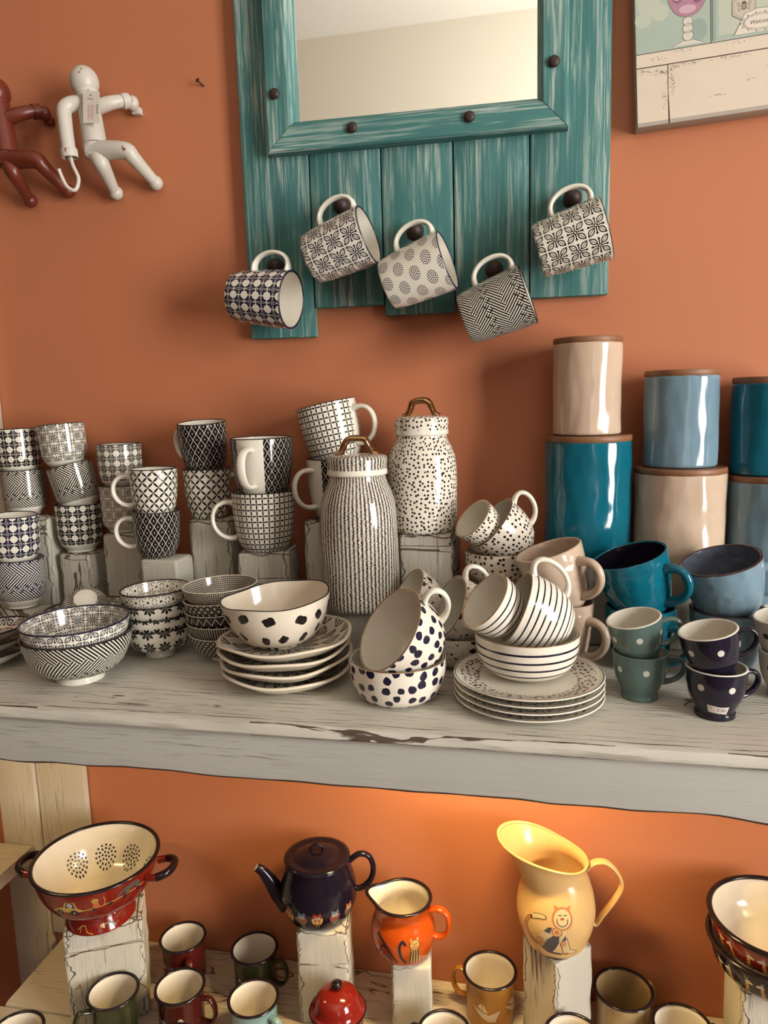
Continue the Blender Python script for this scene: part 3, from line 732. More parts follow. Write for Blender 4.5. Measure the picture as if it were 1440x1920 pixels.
# ------------------------------------------------------------------ bowls
def bowl(name, label, base, r, h, mo, mi, mr, axis=(0, 0, 1), turn=0, foot_r=.42, foot_h=.010, footm='white_glaze', grp='bowls on the upper shelf', rim=None, disp=None, cat='bowl', t=.0036, round_=False):
    o = thing(name, label, cat, group=grp)
    if round_: pts = [(r*.50, 0), (r*.56, .001), (r*.74, h*.10), (r*.88, h*.28), (r*.965, h*.55), (r*.995, h*.8), (r, h)]
    else: pts = [(r*foot_r, 0), (r*(foot_r+.01), .0012), (r*(foot_r-.01), foot_h), (r*.62, foot_h+h*.07), (r*.80, h*.38), (r*.925, h*.66), (r, h)]
    vessel(o, pts, t, foot_h*.9 if not round_ else .005, mo, mi, mr, (foot_h+.001, footm) if footm else None, rim, 72, disp, flip_v=True)
    return orient(o, base, axis, (math.cos(turn), math.sin(turn), 0))
BR = .080
saya_b = ceramic('glaze_saya_bowl', p_saya, 26, BR); star_in = ceramic('glaze_star_in', p_star, 20, BR*.9, NAVY); star_in2 = ceramic('glaze_star_in_black', p_star, 20, BR*.9); leafband = ceramic('glaze_star_out', p_star, 20, BR, NAVY)
bowl('bowl', 'black zigzag bowl with white foot nearest the left front of the shelf', (-.677, -.355, 1.1000), BR, .071, saya_b, star_in, 'ink_rim', turn=.5)
bowl('bowl', 'bowl with navy leaf stars inside, nested in the front zigzag bowl', (-.677, -.355, 1.1215), BR*.975, .069, leafband, star_in, 'navy_rim', (-.008, -.015, 1), .4)
bowl('bowl', 'bowl with dark leaf stars inside behind the front left pair', (-.746, -.216, 1.1002), .0745, .066, leafband, star_in2, 'ink_rim', (0, 0, 1), .2)
bowl('bowl', 'small zigzag bowl tipped upside down inside the rear left bowl', (-.735, -.243, 1.1905), .043, .044, ceramic('glaze_saya_small', p_saya, 16, .046), star_in2, 'ink_rim', (-.38, .52, -.76), .2)
pin1 = ceramic('glaze_pinwheel', p_pin, 13, .058); burst = ceramic('glaze_burst', p_burst, 17, .056); crossm = ceramic('glaze_cross', p_cross, 20, .058)
PB = 'small pinwheel bowls'
bowl('bowl', 'pinwheel bowl on white foot at the bottom of its stack', (-.609, -.238, 1.1000), .0562, .051, pin1, burst, 'ink_rim', (0, 0, 1), .3, .42, .009, grp=PB)
bowl('bowl', 'bowl with small crosses second from the bottom among pinwheel bowls', (-.609, -.238, 1.1200), .0552, .049, crossm, burst, 'ink_rim', (-.008, .004, 1), .3, .42, .008, grp=PB)
bowl('bowl', 'tilted pinwheel bowl third from the bottom of its stack', (-.6093, -.2375, 1.1405), .0553, .049, pin1, burst, 'ink_rim', (-.012, -.004, 1), .9, .42, .008, grp=PB)
bowl('bowl', 'starburst bowl on top of the pinwheel stack, pattern showing inside', (-.6100, -.237, 1.1610), .0556, .049, burst, burst, 'ink_rim', (-.022, -.012, 1), .2, .42, .008, grp=PB)
DB = 'dark fine-patterned bowls'
CRM = (.50, .44, .35)
dk = [ceramic('glaze_hatch', p_hatch, 42, .06, INK, CRM), ceramic('glaze_vline', p_vline, 90, .06, INK, CRM), ceramic('glaze_zig', p_zig, 26, .06, INK, CRM), ceramic('glaze_hatch2', p_hatch, 34, .06, INK, CRM), ceramic('glaze_fine', p_fine, 110, .06, (.03, .027, .025), CRM)]
for i, (z, ax, lab) in enumerate([(1.100, (0, 0, 1), 'dark cross-hatched bowl at the bottom of the dark stack'), (1.1190, (-.020, -.005, 1), 'dark bowl with fine upright lines second from the bottom'), (1.1380, (-.040, -.01, 1), 'dark zigzag-lined bowl third in the dark stack'), (1.1555, (-.05, 0, 1), 'dark lattice bowl second from the top of the dark stack'), (1.1755, (-.030, -.010, 1), 'dark bowl with fine woven grid on top of the dark stack')]):
    bowl('bowl', lab, (-.4925-.0008*i, -.238, z), .0585+.0003*i, .044, dk[i], dk[4] if i == 4 else dk[(i+1) % 4], 'cream_glaze', ax, .3*i, .42, .007, 'cream_glaze', DB, .0011)
# wavy plates with leaf print, white bowl with black blots
def wav(a, s): return lambda th, r, z: (r*(1+a*math.sin(3*th+s)+a*.6*math.sin(5*th+s*2)), z+r*(.022*math.sin(2*th+s)+.014*math.sin(5*th+s)))
def plate(label, base, r, h, mi, mo, mr, axis=(0, 0, 1), turn=0, disp=None, grp='plates', rim=.0022, t=.004):
    o = thing('plate', label, 'plate', group=grp)
    pts = [(r*.58, 0), (r*.60, .0012), (r*.66, .003), (r*.78, h*.35), (r*.90, h*.68), (r, h)]
    vessel(o, pts, t, .0045, mo, mi, mr, None, rim, 80, disp)
    return orient(o, base, axis, (math.cos(turn), math.sin(turn), 0))
leafm = ceramic('glaze_leaf', p_leaf, 17, .085, INK, (.66, .59, .48))
for i, lab in enumerate(['lowest of the four wavy leaf-print plates under the blotted bowl', 'second from the bottom of the wavy leaf-print plates', 'third from the bottom of the wavy leaf-print plates', 'uppermost wavy leaf-print plate, right under the blotted bowl']):
    plate(lab, (-.362+.002*(i % 2), -.322, 1.1025+.0150*i), .0950+.0008*i, .0215, leafm, 'cream_glaze', 'cream_glaze', (-.045*(i > 0), 0, 1), .7*i, wav(.010, i*1.3), 'wavy leaf-print plates', .0030, .005)
o = bowl('bowl', 'large white bowl with big black blots standing on the leaf plates', (-.370, -.318, 1.1560), .0800, .070, ceramic('glaze_blot', p_blot, 13, .075, INK, (.68, .60, .48), aspect=1.05), 'cream_glaze', 'ink_rim', (-.06, -.03, 1), .6, disp=wav(.014, .5), footm=None, foot_h=.004, rim=.0014, grp=None)
# navy polka bowl with a cup lying in it
GR = 'gold_rim'
polk = ceramic('glaze_polka', p_dots(.31, .55, .40), 22, .064, (.012, .010, .028), (.70, .635, .53))
bowl('bowl', 'white bowl with navy polka dots and gold rim at the front, cup lying in it', (-.189, -.362, 1.100), .0655, .058, polk, 'white_glaze', GR, (0, 0, 1), .4, round_=True, footm=None, rim=.0010, grp=None)
def cup(label, base, axis, hdir, r, h, mo, mi='white_glaze', mr=GR, hm='white_glaze', name='cup', grp=None, hd=.030, z1=.86, z2=.30, up=.020, hw=.0052, ht=.0036, disp=None, prof=None, has_handle=True, foot=None, n=64, k=6, rim=.0010, t=.0034, cat='cup'):
    o = thing(name, label, cat, group=grp)
    pts = prof or [(r*.46, 0), (r*.50, .001), (r*.55, .004), (r*.72, h*.16), (r*.88, h*.40), (r*.96, h*.66), (r, h)]
    pts = [(a, b) for a, b in pts]
    vessel(o, pts, t, .005, mo, mi, mr, foot, rim, n, disp, k, flip_v=True)
    if has_handle:
        o_ = cr(pts, 6)
        rad = lambda z: min(o_, key=lambda q: abs(q[1]-z))[0]
        handle(o, hm, rad(h*z1), h*z1, rad(h*z2), h*z2, hd, up, hw, ht, .006)
    return orient(o, base, axis, hdir)
cup('white cup with navy polka dots lying in the polka bowl, mouth toward the viewer', (-.150, -.338, 1.158), (-.62, -.50, .56), (.55, -.10, .8), .0605, .072, polk, grp=None)
# stack with striped cups
stipple = ceramic('glaze_stipple', p_dots(.26, .9, .1), 66, .095, INK, (.68, .62, .52), aspect=1.15)
def plate_rimmed(label, z, top):
    o = thing('plate', label, 'plate', group='speckle-rimmed plates'); r = .0985
    pts = [(r*.58, 0), (r*.60, .001), (r*.66, .0025), (r*.80, .0055), (r*.93, .0085), (r, .0115)]
    out = cr(pts, 5); prof = [(0, 0, 0, 0)]+[(a, b, 0, 0) for a, b in out]
    inn = [(r-.0008, .0128), (r*.965, .0122), (r*.90, .0105), (r*.80, .0078), (r*.70, .0056), (r*.64, .0044), (r*.50, .0038), (0, .0036)]
    iv = arc_v(inn)
    prof += [(a, b, v, 1 if .64*r < a < r*.965 else 2) for (a, b), v in zip(inn, iv)]
    lathe('body', o, prof, ['white_glaze', stipple, 'white_glaze'], 96)
    lathe('gold_line', o, [(r*.978+.0007*math.cos(a), .0124+.0005*math.sin(a), 0, 0) for a in [2*PI*i/8 for i in range(9)]], [GR], 96)
    o.location = (-.016, -.345, z); return o
for i, lab in enumerate(['lowest of the four speckle-rimmed plates', 'second from the bottom of the speckle-rimmed plates', 'third from the bottom of the speckle-rimmed plates', 'uppermost speckle-rimmed plate right under the striped bowl']): plate_rimmed(lab, SZ+.0088*i, i == 3)
def ringmat(name, pitch, n0, n1, wd=.13):
    m, nt, bs = newmat(name, WHITE, .13); u, v, _ = coords(nt, 'UV'); q = v/pitch
    nt.links.new(mixc(nt, (cen(q).abs() < wd) & (q > n0) & (q < n1), (.70, .64, .54), (.012, .010, .025)), bs.inputs['Base Color']); return m
ringmat('glaze_ring_bowl_', .0112, .5, 4.5); ringmat('glaze_ring_cup', .0092, .3, 9.6, .12)
bowl('bowl', 'white bowl with navy rings holding the two striped cups', (-.018, -.330, 1.1330), .0690, .056, 'glaze_ring_bowl_', 'white_glaze', GR, (0, 0, 1), .4, round_=True, footm=None, rim=.0010, grp=None)
cup('smaller navy-striped cup lying in the striped bowl, mouth to the left', (-.036, -.326, 1.2010), (-.68, -.38, .63), (.3, .6, .6), .0425, .054, 'glaze_ring_cup', has_handle=False)
cup('larger navy-striped cup with handle up, lying at the right of the striped bowl', (.034, -.316, 1.1930), (-.90, -.19, .40), (.30, .05, 1), .0505, .074, 'glaze_ring_cup', hd=.030, z1=.93, z2=.25, up=.026)
# splattered set
spl = ceramic('glaze_splatter', p_splat, 16, .05, INK, (.68, .62, .52))
bowl('bowl', 'ink-splattered bowl behind the polka cup, holding two splattered cups', (-.118, -.215, 1.100), .0560, .050, spl, 'white_glaze', GR, (0, 0, 1), .4, round_=True, footm=None, rim=.0010, grp=None)
cup('small ink-splattered cup lying at the left of the splattered bowl', (-.158, -.212, 1.1860), (-.72, -.40, .50), (.2, .7, .6), .0400, .050, spl, has_handle=False)
cup('large ink-splattered cup with handle up, in the splattered bowl', (-.078, -.200, 1.158), (-.80, -.40, .45), (.35, .1, .95), .0500, .072, spl, hd=.028, z1=.92, z2=.32, up=.024)
# dotted set
dts = ceramic('glaze_dots', p_dots(.24, .6, .12), 36, .055, INK, (.66, .59, .49))
bowl('bowl', 'black-dotted bowl on a block holding two dotted cups beside the teal canister', (-.064, -.128, 1.206), .0565, .052, dts, 'white_glaze', GR, (0, 0, 1), .4, round_=True, footm=None, rim=.0010, grp=None)
cup('small black-dotted cup lying left in the dotted bowl, mouth to the left', (-.074, -.140, 1.2825), (-.63, -.42, .65), (.2, .7, .6), .0360, .048, dts, has_handle=False)
cup('large black-dotted cup with handle up, lying right in the dotted bowl', (-.027, -.120, 1.2570), (-.72, -.26, .64), (.6, .1, .75), .0500, .070, dts, hd=.028, z1=.90, z2=.28, up=.022)
# dimpled cups
def dimple(seed, a=.075): return lambda th, r, z: (r*(1+a*min(.5, noise.voronoi(Vector((math.cos(th)*3.4, math.sin(th)*3.4, z*66+seed)))[0][0])-a*.3), z)
def big_cup(label, base, axis, hdir, mat, mi, mr, seed, grp, r=.0535, h=.082):
    pts = [(r*.52, 0), (r*.57, .0015), (r*.68, .010), (r*.82, h*.28), (r*.92, h*.55), (r*.98, h*.8), (r, h)]
    return cup(label, base, axis, hdir, r, h, mat, mi, mr, mat, 'cup', grp, .036, .76, .20, .010, .0062, .0058, dimple(seed), pts, n=80, k=9, rim=.0021, t=.004)
big_cup('beige dimpled cup standing on the shelf, its handle low at the right', (.033, -.200, 1.100), (0, 0, 1), (1, -.75, 0), 'beige_glaze', 'beige_glaze', 'beige_glaze', 1, 'dimpled cups', .0445, .096)
big_cup('beige dimpled cup tipped left on top of the other beige cup', (.038, -.200, 1.1870), (-.30, -.06, .95), (1, -.8, .2), 'beige_glaze', 'beige_glaze', 'beige_glaze', 2, 'dimpled cups', .0490, .092)
big_cup('teal dimpled cup underneath, half hidden behind the sage cups', (.1420, -.202, 1.100), (0, 0, 1), (1, -.8, 0), 'teal_glaze', 'teal_glaze', 'teal_glaze', 3, 'dimpled cups', .0495, .092)
big_cup('teal dimpled cup tipped left on top, handle to the right', (.149, -.202, 1.1830), (-.28, -.10, .95), (1, -.8, .2), 'teal_glaze', 'navy_glaze', 'teal_glaze', 4, 'dimpled cups', .0530, .090)
big_cup('pale blue dimpled cup underneath, behind the navy cups', (.262, -.202, 1.100), (0, 0, 1), (1, .25, 0), 'blue_glaze', 'blue_in', 'maroon_rim', 5, 'dimpled cups', .0515, .092)
big_cup('pale blue dimpled cup tipped left on top, dark inside showing', (.266, -.202, 1.1810), (-.24, -.14, .95), (1, -.1, .25), 'blue_glaze', 'blue_in', 'maroon_rim', 6, 'dimpled cups', .0545, .087)
# espresso cups
def esp(label, base, axis, hdir, mat, mi, mr, hm, r=.0350, h=.062, grp='polka-dotted espresso cups'):
    pts = [(r*.64, 0), (r*.67, .001), (r*.66, .006), (r*.63, .0075), (r*.70, .014), (r*.88, h*.45), (r*.97, h*.72), (r, h)]
    return cup(label, base, axis, hdir, r, h, mat, mi, mr, hm, 'espresso_cup', grp, .026, .84, .34, .008, .0046, .0032, None, pts, rim=.0017)
sg = ceramic('glaze_sage_dot', p_sparse(.115), 6, .035, (.55, .55, .47), (.088, .140, .124), vmax=.045); nv = ceramic('glaze_navy_dot', p_sparse(.115), 6, .035, (.58, .55, .48), (.010, .008, .018), vmax=.045); wd_ = ceramic('glaze_white_dot', p_sparse(.115), 6, .035, INK, (.42, .37, .32), vmax=.045)
esp('sage green espresso cup with white dots on the shelf', (.129, -.315, 1.100), (0, 0, 1), (1, .1, 0), sg, 'white_glaze', 'sage_glaze', 'sage_glaze', .0355)
esp('sage green espresso cup with white dots tipped on top of its twin', (.131, -.316, 1.149), (-.20, -.10, .97), (1, .0, .2), sg, 'white_glaze', 'white_glaze', 'sage_glaze', .0350)
lowc = esp('navy espresso cup with white dots and a price sticker', (.213, -.360, 1.100), (0, 0, 1), (1, .35, 0), nv, 'white_glaze', 'white_glaze', 'navy_glaze', .0360)
esp('navy espresso cup with white dots tipped on top of the stickered one', (.213, -.360, 1.149), (-.20, -.06, .975), (1, .15, .2), nv, 'white_glaze', 'white_glaze', 'navy_glaze', .0350)
esp('white espresso cup with black dots at the right edge, lower one', (.316, -.290, 1.100), (0, 0, 1), (1, .1, 0), wd_, 'white_glaze', 'white_glaze', 'white_glaze', .0355)
esp('white espresso cup with black dots at the right edge, upper one', (.314, -.290, 1.149), (-.14, -.05, .98), (1, .1, .2), wd_, 'white_glaze', 'white_glaze', 'white_glaze', .0350)
r_ = .0360; h_ = .062
epts = [(r_*.64, 0), (r_*.67, .001), (r_*.66, .006), (r_*.63, .0075), (r_*.70, .014), (r_*.88, h_*.45), (r_*.97, h_*.72), (r_, h_)]
st_ = [((.62, .56, .52), [[(-.0118, -.0048), (.0118, -.0072), (.0118, .0042), (.001, .0040), (-.001, .0048), (-.0118, .0064)]]), ((.02, .015, .02), text_polys('5.00', .0062, .004, -.0012, 0, -.08)+ringp(-.0085, .0030, .0008, .0008, .0003))]
decal('price_sticker', lowc, st_, on_wall(epts, math.radians(-114), .0165), .003)
# plates at the left edge
for i, lab in enumerate(['lowest of the three navy-patterned plates at the left edge', 'middle one of the three navy-patterned plates at the left edge', 'uppermost navy-patterned plate at the left edge']):
    plate(lab, (-.870, -.325, 1.1055+.0165*i), .0735+.001*i, .0190, ceramic('glaze_plate_star', p_star, 11, .07, NAVY), 'white_glaze', 'ink_rim', (-.10, 0, 1) if i else (-.06, 0, 1), .4*i, None, 'navy-patterned plates')
# ------------------------------------------------------------------ teal mirror board
mb = thing('mirror_board', 'teal plank board with framed mirror and iron knobs on the terracotta wall', 'mirror', (-.2, 0, 1.6))
OX, OZ = -.2, 1.6
ed = [-.509, -.3875, -.263, -.142, -.019, .106]; bt = [1.614, 1.662, 1.642, 1.657, 1.658]
for i in range(5):
    x0, x1 = ed[i]+.0009, ed[i+1]-.0009
    bm = box_bm(x1-x0, .020, 2.62-bt[i], .0035, 2, (0, 0, (2.62-bt[i])/2))
    for v in bm.verts:
        if v.co.z < .02: v.co.z += noise.noise(Vector((v.co.x*30, i, 0)))*.002
    o = from_bm('plank', bm, 'teal_wood_v', mb); o.location = ((x0+x1)/2-OX, -.0112, bt[i]-OZ)
def rail(pts_out_in, name, mat):
    """mitred frame member: outer a-b, inner c-d in the wall plane, chamfered toward the mirror"""
    (ax_, az), (bx, bz), (cx, cz), (dx, dz) = pts_out_in
    yb, yf = -.0212, -.046
    def lerp(p, q, t): return (p[0]+(q[0]-p[0])*t, p[1]+(q[1]-p[1])*t)
    A, B, C_, D = (ax_, az), (bx, bz), (cx, cz), (dx, dz)
    bm = bmesh.new(); ringA, ringB = [], []
    for t, y in ((0, yb), (0, yf+.004), (.07, yf), (.80, yf), (1.0, yf+.010), (1.0, yb)):
        p, q = lerp(A, D, t), lerp(B, C_, t)
        ringA.append(bm.verts.new((p[0]-OX, y, p[1]-OZ))); ringB.append(bm.verts.new((q[0]-OX, y, q[1]-OZ)))
    n = len(ringA)
    for k in range(n): bm.faces.new((ringA[k], ringB[k], ringB[(k+1) % n], ringA[(k+1) % n]))
    bm.faces.new(ringA[::-1]); bm.faces.new(ringB); bmesh.ops.recalc_face_normals(bm, faces=bm.faces)
    return from_bm(name, bm, mat, mb, True, 25)
FO = [(-.452, 1.915), (.040, 1.910), (.040, 2.56), (-.452, 2.56)]; FI = [(-.402, 1.963), (-.007, 1.958), (-.007, 2.51), (-.402, 2.51)]
g = .0006
rail([(FO[0][0]+g, FO[0][1]), (FO[1][0]-g, FO[1][1]), (FI[1][0]-g, FI[1][1]), (FI[0][0]+g, FI[0][1])], 'frame_rail', 'teal_wood_h')
rail([(FO[1][0], FO[1][1]+g), (FO[2][0], FO[2][1]-g), (FI[2][0], FI[2][1]-g), (FI[1][0], FI[1][1]+g)], 'frame_rail', 'teal_wood_v')
rail([(FO[2][0]-g, FO[2][1]), (FO[3][0]+g, FO[3][1]), (FI[3][0]+g, FI[3][1]), (FI[2][0]-g, FI[2][1])], 'frame_rail', 'teal_wood_h')
rail([(FO[3][0], FO[3][1]-g), (FO[0][0], FO[0][1]+g), (FI[0][0], FI[0][1]+g), (FI[3][0], FI[3][1]-g)], 'frame_rail', 'teal_wood_v')
box('mirror_glass', mb, (.410, .003, .570), (-.2045-OX, -.0235, 2.236-OZ), 'mirror_glass')
def domed(name, loc, r, d, mat, seed):
    o = lathe(name, mb, [(r*.55, -.001, 0, 0), (r*.55, d*.35, 0, 0), (r*.98, d*.45, 0, 0), (r, d*.6, 0, 0), (r*.82, d*.86, 0, 0), (r*.45, d, 0, 0), (0, d*1.02, 0, 0)], [mat], 20, lambda th, q, z: (q*(1+.07*noise.noise(Vector((math.cos(th)*2, math.sin(th)*2, seed)))), z), 80)
    o.location = (loc[0]-OX, loc[1], loc[2]-OZ); o.rotation_euler = (PI/2, 0, 0); return o
for i, (x, z) in enumerate([(-.433, 2.006), (-.303, 1.941), (-.112, 1.938), (.018, 2.004)]): domed('bolt', (x, -.044, z), .0088, .009, 'iron', i)
for i, (x, z) in enumerate([(-.447, 1.731), (-.326, 1.822), (-.204, 1.772), (-.075, 1.703), (.047, 1.803)]): domed('knob', (x, -.0212, z), .0150, .040, 'iron', i+7)

# ------------------------------------------------------------------ hook figures
def limb(name, parent, pts, rad, mat, ns=16):
    """tapered round limb through 3-D points"""
    P = cr([tuple(p) for p in pts], 6) if len(pts) > 2 else [tuple(a+(b-a)*i/6 for a, b in zip(pts[0], pts[1])) for i in range(7)]
    R_ = [rad[0]+(rad[-1]-rad[0])*i/(len(P)-1) for i in range(len(P))]
    V = [Vector(p) for p in P]; d = (V[-1]-V[0]).normalized(); nrm = d.orthogonal() if len(pts) < 3 else ((V[len(V)//2]-V[0]).cross(V[-1]-V[0]))
    if nrm.length < 1e-7: nrm = d.orthogonal()
    return sweep(name, parent, P, R_, R_, mat, nrm, ns)
def ball(name, parent, c, r, mat, sc=(1, 1, 1)):
    bm = bmesh.new(); bmesh.ops.create_uvsphere(bm, u_segments=28, v_segments=18, radius=r); bmesh.ops.scale(bm, vec=sc, verts=bm.verts)
    o = from_bm(name, bm, mat, parent, True, 180); o.location = c; return o
def figure(label, o0, mat, white):
    t = thing('hook_figure', label, 'wall hook', o0); q = lambda x, y, z: (x-o0[0], y, z-o0[2])
    D = 0 if white else None
    dx = 0 if white else -.1765; dz = 0 if white else .001
    s = lambda x, y, z: q(x+dx, y, z+dz)
    ball('head', t, s(-.777, -.052, 2.060), .0245, mat, (1, 1, 1.08))
    limb('torso', t, [s(-.7745, -.052, 2.043), s(-.766, -.052, 1.958)], [.0185, .0200], mat, 24)
    limb('collar', t, [s(-.7748, -.052, 2.046), s(-.7742, -.052, 2.0395)], [.0192, .0192], mat, 24)
    # pelvis and legs
    limb('pelvis', t, [s(-.7665, -.052, 1.956), s(-.765, -.0525, 1.936)], [.0208, .0195], mat, 24)
    leg = limb('leg', t, [s(-.772, -.055, 1.945), s(-.735, -.059, 1.943), s(-.702, -.061, 1.938), s(-.694, -.056, 1.929), s(-.686, -.038, 1.914), s(-.677, -.018, 1.898)], [.0175, .0096], mat)
    ball('foot', leg, s(-.6765, -.013, 1.896), .0125, mat)
    leg = limb('leg', t, [s(-.766, -.050, 1.944), s(-.757, -.058, 1.933), s(-.752, -.059, 1.921), s(-.753, -.042, 1.906), s(-.757, -.018, 1.889)], [.0178, .0096], mat)
    ball('foot', leg, s(-.7565, -.013, 1.886), .0125, mat)
    # right arm reaching to the wall bracket
    arm = limb('arm', t, [s(-.764, -.052, 2.016), s(-.735, -.042, 2.026), s(-.716, -.024, 2.034)], [.0132, .0100], mat)
    lathe_o = limb('cuff', arm, [s(-.722, -.030, 2.031), s(-.714, -.020, 2.035)], [.0132, .0128], mat); ball('fist', arm, s(-.709, -.016, 2.032), .0115, mat, (1, .9, 1.1)); box('bracket', arm, (.016, .012, .012), s(-.706, -.0065, 2.021), mat, .002)
    if white:
        arm = limb('arm', t, [s(-.768, -.054, 2.020), s(-.792, -.063, 2.023), s(-.8055, -.073, 2.013), s(-.8055, -.076, 1.990), s(-.8005, -.080, 1.943)], [.0138, .0118], mat)
        cf = lathe('cuff', arm, [(.0118, .006, 0, 0), (.0142, .006, 0, 0), (.0146, .002, 0, 0), (.0142, -.008, 0, 0), (.0118, -.008, 0, 0), (.0112, .002, 0, 0), (0, .003, 0, 0)], [mat], 28)
        cf.location = s(-.7995, -.0805, 1.938); cf.rotation_euler = (.05, -.06, 0)
        limb('hook', arm, [s(-.7995, -.0805, 1.942), s(-.794, -.082, 1.918), s(-.783, -.085, 1.893), s(-.788, -.090, 1.874), s(-.801, -.094, 1.880), s(-.809, -.098, 1.902), s(-.8095, -.099, 1.908)], [.0034, .0032], 'paint_white', 12)
    return t
figure('white painted metal hook figure with chipped paint, gripping the wall', (-.770, 0, 1.95), 'chipped_white', True)
figure('brown-red metal hook figure cut by the left edge of the photo', (-.9465, 0, 1.95), 'paint_red', False)
tg = thing('price_tag', 'white paper price tag hanging on the chest of the white hook figure', 'tag', (-.7520, -.0775, 2.008))
tg.rotation_euler = (0, math.radians(5), 0)
box('card', tg, (.0310, .0006, .0500), (0, 0, 0), 'card')
mp = lambda x, y, off: (x, -.0003-off, y)
decal('printing', tg, [((.05, .04, .04), ell(-.001, .0190, .0015, .0015)+[[(-.0070, .0135), (.0045, .0120), (.0045, .0128), (-.0070, .0143)]]+text_polys('73524', .0062, .0110, -.003, 0, -PI/2)),
    ((.45, .16, .14), [[(-.0060+i*.0032, -.020+.003*(i % 2)), (-.0053+i*.0032, -.020+.003*(i % 2)), (-.0053+i*.0032, .004), (-.0060+i*.0032, .004)] for i in range(4)])], mp)
limb('string', tg, [(-.001, -.0009, .019), (-.004, .004, .026), (-.010, .010, .033)], [.0006, .0006], 'card', 8)
nl = thing('nail', 'small dark nail left in the wall between figure and mirror board', 'nail', (-.584, 0, 2.057))
limb('shank', nl, [(.006, .002, -.006), (0, -.012, .0)], [.0013, .0013], 'iron', 10); limb('nail_head', nl, [(0, -.0119, 0), (-.0006, -.0135, .0006)], [.0036, .0036], 'iron', 14)

# ------------------------------------------------------------------ painted canvas
pc = thing('picture', 'stretched canvas painted with pink goblet and jar on white boards, upper right', 'picture', (.1435, 0, 1.9015))
pc.rotation_euler = (0, math.radians(-2.6), 0)
box('canvas', pc, (.52, .030, .62), (.26, -.016, .31), 'canvas_side', .0015)
pm = lambda x, y, off: (x, -.0312-off, y)
DKB, CRB, MINT = (.045, .022, .014), (.60, .51, .40), (.33, .39, .33)
def rc(x0, y0, x1, y1): return [[(x0, y0), (x1, y0), (x1, y1), (x0, y1)]]
random.seed(4)
scuffs = []
for cx, cy, sx, sy, n in [(.012, .078, .010, .003, 26), (.034, .074, .014, .005, 60), (.056, .079, .012, .003, 40), (.052, .060, .004, .018, 60), (.075, .080, .02, .002, 30), (.118, .030, .010, .0012, 22), (.135, .080, .03, .0025, 40), (.04, .035, .004, .015, 20), (.03, .094, .012, .003, 18), (.07, .100, .02, .003, 18), (.15, .100, .02, .003, 16), (.19, .06, .006, .004, 22), (.16, .045, .01, .003, 10)]:
    for _ in range(n):
        x, y, l = random.gauss(cx, sx*.5), random.gauss(cy, sy*.5), random.uniform(.0003, .0016)
        if x-l < .001 or y < .007: continue
        scuffs += ell(x, y, l, random.uniform(.00015, .0005), random.uniform(-.15, .25), 7)
gob = [cr([(.0455, .23), (.0455, .19), (.049, .168), (.058, .152), (.070, .146), (.080, .146), (.092, .152), (.101, .168), (.105, .19), (.105, .23)], 5)]
sgn = [[(.139, .1085), (.1535, .136), (.170, .1405), (.193, .139), (.205, .134), (.215, .1085)]]
hexa = [(.1525+.0185*math.cos(PI/6+i*PI/3), .1455+.0195*math.sin(PI/6+i*PI/3)) for i in range(7)]
wre = []
for i in range(34):
    a = 2*PI*i/34; wre += ringp(.175+.0235*math.cos(a), .1225+.0105*math.sin(a), .0016+.0008*math.sin(i*3.3), .0013, .0005, 0, 8)
for i in range(14):
    a = 2*PI*i/14; wre += ell(.175+.0275*math.cos(a), .1225+.0125*math.sin(a), .0016, .0007, a+1)
